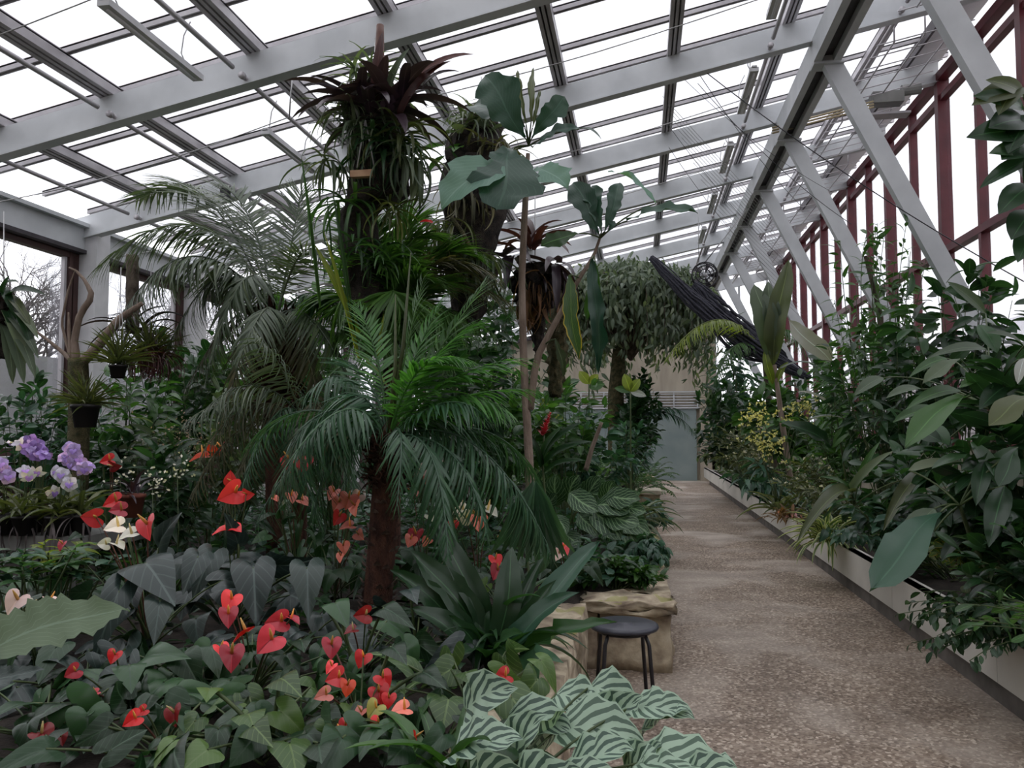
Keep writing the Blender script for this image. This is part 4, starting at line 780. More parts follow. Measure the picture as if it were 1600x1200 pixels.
# ---- hanging bromeliad basket
hb_ = P(838, 430, 7.6); t = thing('hanging_bromeliad', hb_, 'maroon bromeliads on a hanging root ball with drooping grey leaves, right of the slim trunk', 'hanging plant')
lumpy(t, [hb_-UP*.45, hb_-UP*.28, hb_-UP*.05, hb_+UP*.12], [.07, .16, .26, .1], 'peat', 'root_ball', .5, seed=5)
for (x, y), n, T, Lf, e, m, w_ in [((830, 390), 13, 'strapw', .5, (25, 80), 'maroon', 1.0), ((800, 405), 10, 'strapw', .55, (-30, 30), 'purple', 1.1), ((865, 415), 14, 'strapw', .5, (-60, 20), 'purple', 1.0), ((840, 430), 40, 'strap', .4, (-80, 10), 'dry', .5), ((835, 450), 40, 'grass', .5, (-85, -20), 'dry', 3)]:
    mb = MB(); rosette(mb, P(x, y, 7.5), n, T, Lf, e, w_, .05); mb.build('leaves', L_(m), t)
lumpy(t, [P(842, 560, 7.6), P(840, 500, 7.6), P(838, 450, 7.6)], [.03, .07, .1], 'peat', 'trailing_roots', .6, seed=6)
mb = MB(); mb.tube([P(836, 400, 7.6), P(836, 260, 8.0)], .005, 4); mb.build('support_wire', M['wire'], t)
lumpy(thing('hanging_moss', P(872, 600, 8), 'grey curtain of hanging moss beside the slim trunk', 'hanging plant'), [P(868, 620, 8), P(872, 520, 8), P(878, 440, 8)], [.05, .11, .04], 'mossbark', 'strands', .7, seed=8)
# ---- weeping tree over the far bed
wb = np.array([P(965, 700, 17.5)[0], 17.5, SOIL]); wt = thing('weeping_tree', wb, 'weeping tree with dense small pale-edged leaves and ivy-clad trunk at the far end', 'tree')
trunk(wt, [wb, P(962, 620, 17.5), P(968, 540, 17.5)], [.22, .18, .14], 'mossbark')
def weeper(t, wc, R, nb, nl, leaf, L0, mat):
    mb, fo = MB(), MB(); Ps, Ds = [], []
    for i in range(nb):
        a = i*2.39996; r = math.sqrt((i+.5)/nb); e = wc+np.array([math.cos(a)*r*R[0], math.sin(a)*r*R[1], R[2]*math.sqrt(max(0, 1-r*r*.8))]); s = wc-UP*R[2]*.9
        tip = e+np.array([math.cos(a)*.25, math.sin(a)*.25, 0])-UP*rng.uniform(.5, 1.5)*R[2]*(.4+1.1*r); q = np.vstack([bez(s, s*.4+e*.6+UP*.4, e, 6), bez(e, e+unit((e-s)*[1, 1, 0])*.35, tip, 9)[1:]]); mb.tube(q, np.linspace(.03, .004, len(q)), 4, False)
        u = rng.uniform(5, 12.9, nl); k = u.astype(int); f = (u-k)[:, None]; Ps.append(q[k]*(1-f)+q[k+1]*f+rng.normal(0, .10, (nl, 3))); Ds.append(unit(q[k+1]-q[k]))
    Ps, Ds = np.concatenate(Ps), np.concatenate(Ds); m = len(Ps); fo.inst(TL[leaf], Ps, unit(Ds*.6+rng.normal(0, .5, (m, 3))-UP*.5), unit(unit(Ps-wc)+UP*.5+rng.normal(0, .3, (m, 3))), L0*rng.uniform(.7, 1.2, m)); mb.build('branches', M['bark'], t); fo.build('foliage', L_(mat), t)
weeper(wt, P(985, 495, 17.5), (1.6, 1.5, 1.05), 120, 120, 'smalll', .22, 'grey')
bush(None, '', '', wb, P(1003, 650, 17.0), (.50, .7, 1.0), 'small', .20, 'deep', 1500, 40, root=thing('climbing_ivy', wb+[.3, -.4, 0], 'dark green ivy thicket clothing the trunk of the weeping tree', 'ivy'))
# ================================================================== left middle distance
ap = P(124, 690, 5.6); ap[2] = SOIL; at_ = thing('dead_tree', ap, 'bare branching dead tree used as a plant support at the left', 'dead tree')
trunk(at_, [ap, P(124, 640, 5.6), P(122, 560, 5.6)], [.085, .08, .075], 'mossbark')
for pts, r in (([(122, 572), (150, 545), (185, 500), (222, 474)], (.042, .038, .034, .018)), ([(120, 570), (116, 530), (125, 490), (145, 463), (134, 440), (120, 424), (108, 418)], (.035, .026, .026, .024, .014, .011, .006)), ([(118, 568), (95, 548), (70, 528), (48, 512)], (.026, .016, .012, .009)), ([(112, 560), (108, 520), (107, 488)], (.02, .014, .006)), ([(110, 560), (96, 505), (106, 455), (118, 420)], (.012, .010, .008, .005))):
    trunk(at_, [P(x, y, 5.6) for x, y in pts], r, 'palebark', 'branch', n=8)
def pot_plant(label, x, y, Y, r, h, leaf, n, L0, e, mat, w_=1, hang=True, name='potted_plant', cat='potted plant', pm='pot', group=None):
    c = P(x, y, Y); t = thing(name, c, label, cat, group); pot(t, c, r, h, pm); mb = MB(); rosette(mb, c+UP*h, n, leaf, L0, e, w_, r*.3); mb.build('leaves', L_(mat), t)
    if hang:
        mb = MB()
        for k in range(3): a = k*2.1; mb.tube([c+[r*math.cos(a), r*math.sin(a), h], c+UP*(h+.55)], .003, 4)
        mb.tube([c+UP*(h+.5), c+UP*(h+.75)], .004, 4); mb.build('hanger', M['wire'], t)
    return t
pot_plant('yellow-green spidery plant in a small black pot hung from the dead branch', 184, 591, 5.5, .065, .10, 'strapup', 90, .32, (10, 85), 'olive', .34)
pot_plant('olive-yellow tufted plant in a black pot fixed to the dead trunk', 133, 668, 5.35, .10, .17, 'strapup', 110, .28, (5, 85), 'olive', .36, hang=False)
pot_plant('green grassy plant above a mass of red-brown roots, hung behind the dead branch', 232, 575, 6.0, .09, .12, 'strapup', 90, .34, (-5, 85), 'olive', .32, pm='terracotta')
t = thing('hanging_bromeliad', P(240, 570, 5.9), 'dense red-brown curly epiphyte hanging right of the black pot', 'hanging plant'); mb = MB(); rosette(mb, P(236, 560, 5.9), 220, 'strap', .2, (-85, 60), .5, .08); mb.build('leaves', L['maroon'], t)
t = thing('bromeliad', P(205, 515, 6.1), 'dark spiky bromeliad perched at the end of the dead branch', 'bromeliad'); mb = MB(); rosette(mb, P(208, 520, 6.1), 22, 'strap', .5, (0, 70), .8); mb.build('leaves', L['purple'], t); lumpy(t, [P(207, 520, 6.1), P(207, 400, 6.4)], [.055, .05], 'bark', 'post', .2)
t = thing('hanging_cactus', P(12, 470, 4.2), 'dark leafy epiphyte hanging at the left edge of the picture', 'hanging plant')
lumpy(t, [P(2, 560, 4.2), P(4, 490, 4.2), P(6, 455, 4.2)], [.03, .09, .05], 'peat', 'root_ball', .4); mb = MB(); mb.tube([P(6, 455, 4.2), P(6, 330, 4.3)], .004, 4); mb.build('support_wire', M['wire'], t)
for (bx, by), (tx, ty), m in [((10, 465), (48, 510), 'olive'), ((8, 480), (40, 570), 'grey'), ((10, 490), (60, 560), 'greypalm'), ((10, 470), (70, 460), 'deep'), ((5, 460), (30, 440), 'deep'), ((8, 500), (20, 600), 'greypalm'), ((4, 470), (15, 430), 'deep'), ((15, 480), (60, 530), 'greypalm'), ((14, 500), (55, 590), 'greypalm'), ((0, 450), (25, 500), 'deep'), ((6, 480), (30, 540), 'deep'), ((10, 505), (38, 600), 'grey'), ((20, 470), (50, 545), 'deep')]:
    leaf1(t, P(bx, by, 4.2), P(tx, ty, 4.1), 'strapw', m, face=.6, wf=1.0, name='leaf')
BUSH = [  # label, x, y, Y, radii, leaf, size, material, n, droop
 ('tall bush with narrow mid-green leaves right of the dead tree', 205, 640, 7.2, (.7, .6, .8), 'lance', .26, 'green', 420, .25),
 ('dark glossy shrub behind the hanging black pot', 290, 590, 8.6, (.8, .7, .8), 'ell', .22, 'deep', 380, .1),
 ('pale-leaved shrub with drooping fingered leaves left of the low palm', 235, 680, 6.4, (.42, .4, .42), 'lance', .2, 'grey', 220, .5),
 ('bluish leafy bush beside the white column', 40, 625, 7.6, (.8, .5, .32), 'ell', .2, 'deep', 180, .1),
 ('low dark bush under the left window ledge', 60, 655, 7.2, (1.0, .5, .3), 'ell', .16, 'blue', 420, .0),
 ('dense dark shrub in the shade under the dead tree pot', 170, 730, 6.0, (.5, .4, .42), 'ovate', .18, 'deep', 330, .1),
 ('feathery green bush in front of the second white column', 360, 600, 8.4, (.55, .6, .7), 'lance', .24, 'green', 380, .3),
 ('mixed grey-green shrub behind the low olive palm', 360, 660, 6.8, (.6, .5, .5), 'small', .14, 'grey', 420, .1),
 ('dark leafy shrub right of the purple orchids', 260, 745, 5.3, (.45, .4, .30), 'lance', .2, 'deep', 300, .2),
 ('green thicket behind the main palm trunk on its left', 520, 640, 7.4, (.8, .6, .9), 'lance', .22, 'palm', 460, .3),
 ('dark thicket behind the main palm crown', 700, 600, 7.8, (.9, .7, .9), 'ell', .20, 'deep', 520, .2),
 ('dense green bush between the palms and the slim trunk', 760, 640, 8.4, (.8, .7, .8), 'ovate', .2, 'green', 460, .2),
 ('tall leafy bush deep behind the epiphyte columns', 660, 470, 10.5, (1.3, 1, 1.5), 'ell', .26, 'deep', 620, .2),
 ('broad bush far behind the grey palm', 450, 570, 11, (1.2, .9, 1.5), 'ell', .28, 'green', 620, .2),
 ('dark round bush far left by the windows', 310, 640, 9.6, (.7, .8, .8), 'ell', .26, 'deep', 520, .1),
 ('dark tree filling the gap left of the slim trunk', 775, 520, 11.5, (.95, 1, 1.9), 'ell', .24, 'deep', 700, .3),
 # second bed, beside the slim trunk
 ('leafy green shrub with pinkish stems at the foot of the slim trunk', 880, 650, 9.5, (.6, .6, .62), 'ovate', .17, 'green', 380, .1),
 ('broad-leaved bluish bush in the middle of the second bed', 915, 690, 10.6, (.7, .6, .62), 'ovate', .2, 'blue', 420, .1),
 ('low bush of round green leaves in front of the veined plant', 905, 885, 6.5, (.42, .3, .14), 'ovate', .13, 'blue', 260, .1),
 ('ferny dark bush overhanging the stone wall of the second bed', 985, 830, 8.6, (.42, .8, .30), 'smalll', .13, 'green', 520, .5),
 ('small-leaved plant tumbling over the side stones of the second bed', 1012, 842, 7.2, (.22, .9, .16), 'ovate', .10, 'blue', 520, .7),
 ('silvery trailing plant over the side stones farther along the second bed', 1018, 790, 10.5, (.30, 1.2, .22), 'lance', .18, 'blue', 420, .7),
 ('dark green bush at the corner of the far bed', 985, 690, 14.5, (.55, .6, .55), 'lance', .2, 'blue', 380, .3),
 ('bush of long bright leaves left of the far bed', 880, 700, 13, (.8, .6, .6), 'lance', .24, 'green', 380, .2),
 ('dark leafy bush in front of the far green door', 850, 640, 15, (1.1, .8, .9), 'lance', .28, 'blue', 420, .2),
 ('low silvery ground plant spilling by the mossy coping stone', 962, 893, 6.15, (.50, .28, .10), 'ovate', .09, 'green', 620, .1),
 # right trough, far to near
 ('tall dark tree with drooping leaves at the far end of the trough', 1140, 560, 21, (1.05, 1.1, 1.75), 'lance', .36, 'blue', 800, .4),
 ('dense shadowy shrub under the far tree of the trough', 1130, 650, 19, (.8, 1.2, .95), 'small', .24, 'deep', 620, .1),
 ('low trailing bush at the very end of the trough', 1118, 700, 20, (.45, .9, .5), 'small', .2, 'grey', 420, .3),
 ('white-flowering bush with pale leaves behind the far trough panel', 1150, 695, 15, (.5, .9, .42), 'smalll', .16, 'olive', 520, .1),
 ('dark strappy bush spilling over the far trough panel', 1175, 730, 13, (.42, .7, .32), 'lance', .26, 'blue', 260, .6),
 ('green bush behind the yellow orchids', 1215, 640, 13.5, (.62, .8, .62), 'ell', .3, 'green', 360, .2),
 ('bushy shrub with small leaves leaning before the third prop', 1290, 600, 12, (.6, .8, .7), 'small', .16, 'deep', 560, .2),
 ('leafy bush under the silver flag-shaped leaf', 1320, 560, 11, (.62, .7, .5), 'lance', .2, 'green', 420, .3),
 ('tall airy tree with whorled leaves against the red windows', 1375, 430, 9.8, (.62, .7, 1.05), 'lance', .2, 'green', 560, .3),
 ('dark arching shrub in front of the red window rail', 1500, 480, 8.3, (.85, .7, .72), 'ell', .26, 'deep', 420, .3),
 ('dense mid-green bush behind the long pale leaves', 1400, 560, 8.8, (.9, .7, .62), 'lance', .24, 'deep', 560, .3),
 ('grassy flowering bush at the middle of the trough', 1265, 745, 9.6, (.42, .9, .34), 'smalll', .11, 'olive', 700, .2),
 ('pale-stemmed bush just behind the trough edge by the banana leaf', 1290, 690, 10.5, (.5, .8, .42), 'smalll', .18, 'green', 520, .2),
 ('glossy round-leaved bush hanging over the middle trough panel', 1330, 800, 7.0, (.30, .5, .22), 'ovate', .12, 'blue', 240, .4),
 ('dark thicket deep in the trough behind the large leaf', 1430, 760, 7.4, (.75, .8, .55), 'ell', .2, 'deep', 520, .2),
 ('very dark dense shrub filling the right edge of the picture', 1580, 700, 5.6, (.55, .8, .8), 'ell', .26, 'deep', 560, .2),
 ('small-leaved creeper tumbling over the near trough panel', 1470, 945, 5.0, (.22, .40, .22), 'small', .07, 'deep', 620, .7),
 ('shadowy low bush in the near corner of the trough', 1560, 880, 4.9, (.32, .5, .32), 'ell', .14, 'deep', 400, .2),
 ('fresh green rosette-leaved plant leaning over the near trough panel', 1555, 955, 4.1, (.18, .16, .12), 'obov', .10, 'green', 90, .2),
 ('small yellow-splashed bush between the big leaf and the dark thicket', 1455, 850, 5.9, (.25, .3, .20), 'ovate', .10, 'yelledge', 130, .2),
]
for lab, x, y, Y, r, lf, sz, m, n, dr in BUSH:
    c = P(x, y, Y); fl = None
    if 'white-flowering' in lab: fl = ('white', .05, 60)
    if 'grassy flowering' in lab: fl = ('white', .03, 50)
    if 'pinkish stems' in lab: fl = None
    b = np.array([c[0], Y, SOIL-.05])
    if 1100 < x: b[0] = min(max(b[0], 2.45), 4.0); c = c*[1, 1, 1]; c[0] = min(c[0], 4.2-r[0]*.55)
    bush('tree' if ' tree ' in ' '+lab else 'shrub', lab, 'tree' if ' tree ' in ' '+lab else 'bush', b, c, r, lf, sz, m, n, max(10, n//22), droop=dr, flowers=fl, sr=.006+.003*r[2], spread=.45)
# ---- uncountable low cover on the beds
def cover(name, label, x0, x1, y0, y1, z, n, leaf, L0, mats, zr=.1):
    t = tag(thing(name, ((x0+x1)/2, (y0+y1)/2, z), label, 'ground cover'), kind='stuff')
    for m in mats:
        mb = MB(); k = n//len(mats); p = np.stack([rng.uniform(x0, x1, k), rng.uniform(y0, y1, k), z+zr*rng.random(k)], 1); mb.inst(TL[leaf], p, rdirs(k, -5, 45), unit(UP+rng.normal(0, .35, (k, 3))), L0*rng.uniform(.6, 1.3, k)); mb.build('foliage', L_(m), t)
cover('ground_cover', 'low dark leafy cover between the anthuriums', -6.7, -.72, 1.6, 5.3, .50, 2600, 'ovate', .09, ['deep'], .10)
cover('ground_cover', 'low leafy cover over the soil of the second bed', -6.7, -.12, 5.8, 12.2, .50, 6000, 'ovate', .13, ['deep', 'blue'], .2)
cover('ground_cover', 'low leafy cover over the far bed', -5.5, .0, 16.5, 23.8, .46, 4000, 'ovate', .2, ['deep', 'green'], .3)
cover('ground_cover', 'low leafy cover along the soil of the trough', 2.25, 4.02, 3.0, 25, .42, 7000, 'ovate', .11, ['deep', 'green', 'olive'], .14)
TL['petal'] = leafT(5, 4, 'ell', .8, .5, .1, .06)
# ---- purple orchids on their bench
bx0, bx1 = P(-30, 800, 4.5)[0], P(112, 800, 4.5)[0]; zb = P(60, 838, 4.5)[2]; be = thing('plant_bench', ((bx0+bx1)/2, 4.6, 0), 'grey plant bench under the purple orchids at the left', 'bench')
mb = MB(); mb.box(((bx0+bx1)/2, 4.75, zb-.03), (bx1-bx0+.3, .7, .09)); mb.build('bench_top', M['bench'], be, False)
for x in (bx0, bx1):
    for yy in (4.5, 5.0): mb = MB(); mb.box((x, yy, zb/2+.2), (.05, .05, zb-.5)); mb.build('leg', M['bench'], be, False)
ORC = [('violet orchid in full bloom, largest of the orchids on the bench', 65, 700, 'violet', 9, 4.6), ('white orchid with narrow petals at the back left of the bench', 30, 690, 'pale', 4, 4.75), ('lilac orchid cluster right of the violet one', 108, 712, 'lilac', 7, 4.55), ('lilac orchid nearest the dead tree on the bench', 130, 728, 'lilac', 4, 4.5), ('pale lilac orchid at the front left of the bench', 42, 735, 'pale', 4, 4.4), ('lilac orchid at the left edge of the picture', 5, 738, 'lilac', 5, 4.4), ('pale orchid with small hanging blooms at the front of the bench', 92, 748, 'pale', 5, 4.42)]
for lab, x, y, col, nf, Y in ORC:
    b = P(x+rng.uniform(-4, 4), 802, Y); b[2] = zb+.02; t = thing('potted_orchid', b, lab, 'orchid', 'orchids on the grey bench'); pot(t, b, .075, .12)
    mb = MB(); rosette(mb, b+UP*.12, 12, 'strapw', .28, (15, 70), .8, .02); mb.build('leaves', L['olive'], t)
    mb = MB(); rosette(mb, b+UP*.12, 12, 'grass', .3, (-60, -5), 1.6, .03); mb.build('aerial_roots', M['twig'], t)
    for k in range(nf):
        q = P(x+rng.normal(0, 9 if nf > 5 else 6), y+rng.normal(0, 7), Y-.05+rng.normal(0, .04)); st_ = MB(); st_.tube(bez(b+UP*.12, (b+q)/2+UP*.1, q, 6), .003, 4); fo = tocam(q)+rng.normal(0, .45, 3); fo = unit(fo); a0 = rng.random()*6
        sx_ = unit(np.cross(fo, UP)); sy_ = np.cross(sx_, fo); mb = MB(); an = a0+np.arange(5)*2*PI/5; mb.inst(TL['petal'], q, sx_*np.cos(an)[:, None]+sy_*np.sin(an)[:, None], fo, .052, .06 if nf > 4 else .045); o = mb.build('flower', F[col], t)
        mb = MB(); mb.inst(TL['spathe'], q+fo*.008, -sy_*.8+fo*.5, fo, .035, .04); mb.build('lip', F['violet' if col != 'violet' else 'lilac'], o); st_.build('flower_stalk', M['stem'], o)
for lab, x, y, Y in [('small white-flowered orchid right of the bench', 188, 745, 4.9), ('small white orchid spray left of the coral anthurium', 238, 752, 4.8), ('white orchid spray behind the large dark heart leaves', 277, 735, 4.9)]:
    c = P(x, y, Y); b = np.array([c[0], Y, SOIL+.06]); t = thing('orchid_spray', b, lab, 'orchid', 'small white orchids'); st_ = MB(); st_.tube([b, (b+c)/2+[.02, 0, 0], c], .003, 4); st_.build('flower_stalk', M['stem'], t); mb = MB(); rosette(mb, b, 12, 'strap', .5, (40, 85), .8); mb.build('leaves', L['green'], t); mb = MB(); k = 26; mb.inst(TL['tiny'], c+rng.normal(0, 1, (k, 3))*[.05, .03, .05], rdirs(k, -60, 60), tocam(c), .028); tag(mb.build('blossoms', F['white'], t), kind='stuff')
t = thing('flower_pot', P(206, 800, 4.5), 'terracotta pot with a small plant behind the coral anthurium', 'pot'); pot(t, P(206, 808, 4.5), .075, .14, 'terracotta', 'pot_body'); mb = MB(); rosette(mb, P(206, 775, 4.5), 14, 'strapw', .2, (20, 80), .8); mb.build('leaves', L['purple'], t)
t = thing('heather_spray', P(287, 690, 6.0)*[1, 1, 0]+[0, 0, SOIL], 'airy spray of tiny pale pink blossoms in front of the dull palm', 'flowering plant'); mb = MB(); k = 240; c = P(288, 692, 6.0); q = c+rng.normal(0, 1, (k, 3))*[.15, .12, .11]; mb.inst(TL['tiny'], q, rdirs(k, -60, 60), rdirs(k, 0, 90), .024); tag(mb.build('blossoms', petal('dusty_pink', (.42, .32, .26)), t), kind='stuff'); mb = MB()
for v in q[:30]: mb.tube(bez(t['_off'], (np.array(t['_off'])+v)/2+[.03, 0, .1], v, 5), .002, 3, False)
mb.build('stems', M['stem'], t)
# ================================================================== the anthurium bed
A = anthurium
A('red anthurium with dark small flowers in the bottom left corner of the picture', 55, 1120, 2.5, 15, .42, .19, flowers=[(65, 1145, 48, 'dark'), (95, 1150, 30, 'dark')])
A('anthurium with two small bright red flowers above a rounded leaf, left foreground', 185, 1085, 2.75, 13, .36, .18, 'anth', hearts=[(202, 1040, 205, 1085, 1.15, 2.7)], flowers=[(180, 1022, 30, 'red', 2.72), (118, 1048, 34, 'rose', 2.7), (150, 1083, 26, 'rose', 2.7), (135, 1078, 28, 'green', 2.7)])
A('anthurium with two deep red flowers hidden low among lime leaves, left foreground', 245, 1130, 2.45, 14, .36, .17, 'anth', hearts=[(140, 1150, 130, 1178, 1.1, 2.4)], flowers=[(212, 1122, 40, 'red', 2.42, 215), (272, 1112, 44, 'dark', 2.5, 270), (225, 1110, 26, 'red', 2.45)])
A('flowerless young anthurium with yellow-green heart leaves, bottom foreground', 400, 1110, 2.5, 14, .36, .15, 'lime', hearts=[(328, 1075, 322, 1098, 1.1, 2.5, 'lime'), (388, 1115, 402, 1155, 1.15, 2.45, 'lime'), (438, 1060, 472, 1090, 1.0, 2.55, 'lime'), (300, 1160, 310, 1195, 1.0, 2.4, 'lime')])
A('anthurium with a cluster of rose-red flowers left of the palm trunk, foreground', 385, 1010, 3.05, 16, .38, .17, 'anth', hearts=[(330, 1010, 342, 1062, .95, 2.95), (470, 1000, 475, 1020, 1.2, 3.0)],
  flowers=[(362, 935, 44, 'coral', 3.05, 250), (357, 958, 44, 'rose', 3.0, 270), (385, 988, 52, 'red', 2.95, 215), (362, 1020, 56, 'rose', 2.85, 270), (345, 1012, 34, 'coral', 2.9, 290), (425, 998, 56, 'rose', 2.9, 230), (440, 970, 48, 'rose', 3.05, 190), (455, 966, 34, 'rose', 3.05, 330)])
A('anthurium with many bright red and salmon flowers at the bottom centre', 555, 1090, 2.75, 16, .40, .17, 'anth', hearts=[(612, 1010, 636, 1040, 1.0, 2.8), (660, 1050, 698, 1078, .9, 2.8), (505, 1130, 500, 1160, 1.1, 2.6), (618, 1170, 600, 1199, 1.0, 2.5)],
  flowers=[(518, 1006, 44, 'rose', 2.85, 270), (568, 1026, 34, 'red', 2.9, 250), (519, 1040, 28, 'coral', 2.75), (530, 1058, 40, 'coral', 2.7, 200), (598, 1058, 36, 'red', 2.75, 300), (592, 1080, 40, 'red', 2.72, 280), (608, 1090, 30, 'red', 2.7), (510, 1085, 36, 'salmon', 2.65, 200), (543, 1070, 34, 'orange', 2.7), (588, 1105, 38, 'green', 2.65, 240), (632, 1108, 42, 'salmon', 2.65, 190), (592, 1130, 36, 'coral', 2.6, 250), (535, 1145, 40, 'red', 2.55, 240), (505, 1152, 36, 'salmon', 2.5, 270), (648, 1152, 34, 'red', 2.5, 280), (565, 1112, 30, 'salmon', 2.65), (540, 1132, 28, 'coral', 2.58)])
A('anthurium with a flat dark red flower and pale spadix in front of the palm trunk', 560, 985, 3.35, 12, .34, .2, 'anth', hearts=[(524, 942, 545, 985, 1.0, 3.3), (505, 945, 490, 935, .8, 3.35), (600, 950, 650, 985, .7, 3.3)], flowers=[(572, 960, 36, 'dark', 3.2, 190), (552, 984, 28, 'dark', 3.2, 200)])
A('anthurium with a big coral flower and creamy white ones over huge grey heart leaves, left', 225, 890, 3.55, 13, .42, .22, 'anthdark', hearts=[(228, 880, 274, 948, 1.12, 3.3, 'anthdark'), (248, 856, 285, 800, .8, 3.6, 'anthdark'), (310, 870, 285, 930, 1.0, 3.45, 'anthdark'), (185, 925, 145, 1040, .6, 3.2, 'anthdark'), (250, 940, 240, 1010, .9, 3.2, 'anthdark')],
  flowers=[(230, 818, 54, 'coral', 3.45, 270), (185, 822, 42, 'white', 3.5, 190), (206, 834, 40, 'white', 3.45, 200), (182, 850, 34, 'white', 3.4, 330), (166, 850, 26, 'white', 3.4, 180), (150, 808, 44, 'rose', 3.6, 185), (182, 783, 40, 'red', 3.7, 200), (190, 797, 36, 'rose', 3.65, 180), (98, 850, 24, 'rose', 3.7)])
A('anthurium with large coral flowers over dark heart leaves below the olive palm', 360, 850, 4.1, 14, .45, .24, 'anthdark', hearts=[(396, 888, 400, 980, 1.05, 3.75, 'anthdark'), (480, 888, 482, 972, .9, 3.8), (330, 868, 300, 940, .9, 3.8, 'anthdark'), (372, 850, 350, 800, .9, 4.0, 'anthdark')],
  flowers=[(368, 768, 56, 'coral', 4.1, 215), (362, 752, 34, 'coral', 4.15, 100), (385, 772, 26, 'coral', 4.1, 350), (355, 828, 44, 'red', 4.0, 190), (366, 824, 28, 'coral', 4.0, 330)])
A('anthurium with white-and-pink flowers at the left edge behind the jagged leaf', 50, 935, 3.0, 12, .36, .19, 'anth', flowers=[(28, 936, 52, 'blush', 2.9, 240), (78, 938, 36, 'blush', 2.95, 300), (45, 945, 30, 'white', 2.95, 10)])
A('anthurium with salmon-pink flowers close behind the left of the palm trunk', 520, 850, 4.9, 14, .42, .19, 'anth', flowers=[(522, 768, 30, 'salmon', 4.9), (530, 784, 32, 'salmon', 4.9), (545, 778, 36, 'salmon', 4.85, 260), (560, 775, 30, 'blush', 4.9), (555, 790, 34, 'salmon', 4.85), (530, 806, 32, 'coral', 4.8, 250), (547, 822, 32, 'salmon', 4.8, 190), (536, 852, 28, 'salmon', 4.75), (533, 868, 22, 'salmon', 4.75), (560, 835, 24, 'salmon', 4.8)])
A('anthurium with tiny pink flowers and light leaves under the drooping olive fronds', 460, 825, 4.95, 13, .4, .17, 'anth', hearts=[(437, 795, 452, 782, 1, 4.8), (450, 808, 462, 806, 1, 4.8)], flowers=[(455, 774, 26, 'salmon', 4.9), (472, 782, 26, 'salmon', 4.9), (428, 778, 20, 'salmon', 4.9)])
A('anthurium with pink and white flowers just right of the palm trunk', 660, 860, 4.95, 14, .42, .19, 'anth', flowers=[(645, 768, 28, 'salmon', 5), (650, 834, 36, 'rose', 4.85, 260), (642, 842, 26, 'salmon', 4.8), (672, 806, 26, 'white', 4.9), (660, 735, 30, 'blush', 5.1), (672, 748, 28, 'salmon', 5.1), (668, 845, 22, 'salmon', 4.85)])
A('anthurium with creamy white and apricot flowers under the palm fronds right of the trunk', 745, 850, 5.2, 14, .42, .19, 'anth', flowers=[(724, 796, 34, 'white', 5.1, 200), (728, 808, 30, 'white', 5.05, 190), (762, 797, 36, 'white', 5.1, 330), (748, 812, 34, 'salmon', 5.0, 270), (742, 802, 26, 'green', 5.05), (708, 818, 24, 'coral', 5.1), (785, 838, 22, 'salmon', 5)])
A('anthurium with two pink flowers beside the hanging pleated fan leaf', 785, 915, 4.6, 12, .34, .17, 'lime', flowers=[(774, 873, 28, 'coral', 4.55, 280), (778, 890, 32, 'rose', 4.5, 250)])
A('anthurium with one pink-and-white flower at the corner of the second bed', 880, 880, 5.75, 9, .28, .15, 'anth', flowers=[(880, 854, 28, 'coral', 5.7, 300), (874, 864, 24, 'blush', 5.68, 250)])
A('anthurium with a single bright red flower beside the striped leaves, foreground', 735, 1075, 3.0, 13, .36, .19, 'lime', hearts=[(728, 1050, 740, 1075, 1.1, 2.95, 'lime')], flowers=[(790, 1056, 36, 'red', 2.95, 200)], zlow=.15)
A('anthurium with a pair of upright red flowers behind the olive palm fronds', 462, 770, 5.5, 9, .34, .18, 'anth', flowers=[(453, 718, 40, 'coral', 5.3, 265), (473, 720, 40, 'coral', 5.3, 275)])
A('anthurium with orange-red flowers far left of the low palm', 322, 745, 6.0, 10, .38, .19, 'anth', flowers=[(318, 714, 42, 'orange', 5.7, 190), (333, 706, 36, 'orange', 5.7, 20), (347, 700, 26, 'coral', 5.7, 80)])
A('anthurium with dark red flowers just right of the purple orchids', 170, 750, 5.0, 10, .34, .2, 'anth', hearts=[(160, 715, 190, 722, .9, 4.9)], flowers=[(172, 719, 30, 'red', 4.8, 190), (176, 728, 30, 'dark', 4.8, 350)])
A('flowerless anthurium of mid-sized glossy leaves in the dark left foreground', 120, 1010, 2.95, 13, .4, .2, 'anthdark')
A('flowerless anthurium between the left heart leaves and the rose-red cluster', 300, 1010, 3.0, 13, .36, .18, 'anth', hearts=[(225, 1028, 300, 1030, .7, 2.9)])
A('flowerless dark anthurium in the bottom centre between the two red clusters', 460, 1140, 2.55, 13, .36, .16, 'anth', hearts=[(450, 1150, 470, 1199, 1.0, 2.5)])
A('flowerless dark anthurium at the foot of the palm trunk on its left', 470, 950, 3.8, 13, .42, .22, 'anthdark')
A('flowerless anthurium at the foot of the palm trunk on its right', 650, 980, 3.7, 12, .4, .2, 'anthdark', hearts=[(640, 920, 652, 945, 1.1, 3.7)])
A('flowerless anthurium shading the soil behind the bottom centre flowers', 690, 1130, 2.55, 12, .34, .15, 'anth', zlow=.14)
A('flowerless anthurium below the orchid bench', 60, 900, 4.0, 14, .45, .18, 'anth')
A('flowerless anthurium between the bench and the coral anthuriums', 140, 880, 4.2, 13, .42, .2, 'anth', hearts=[(125, 835, 105, 845, .9, 4.0)])
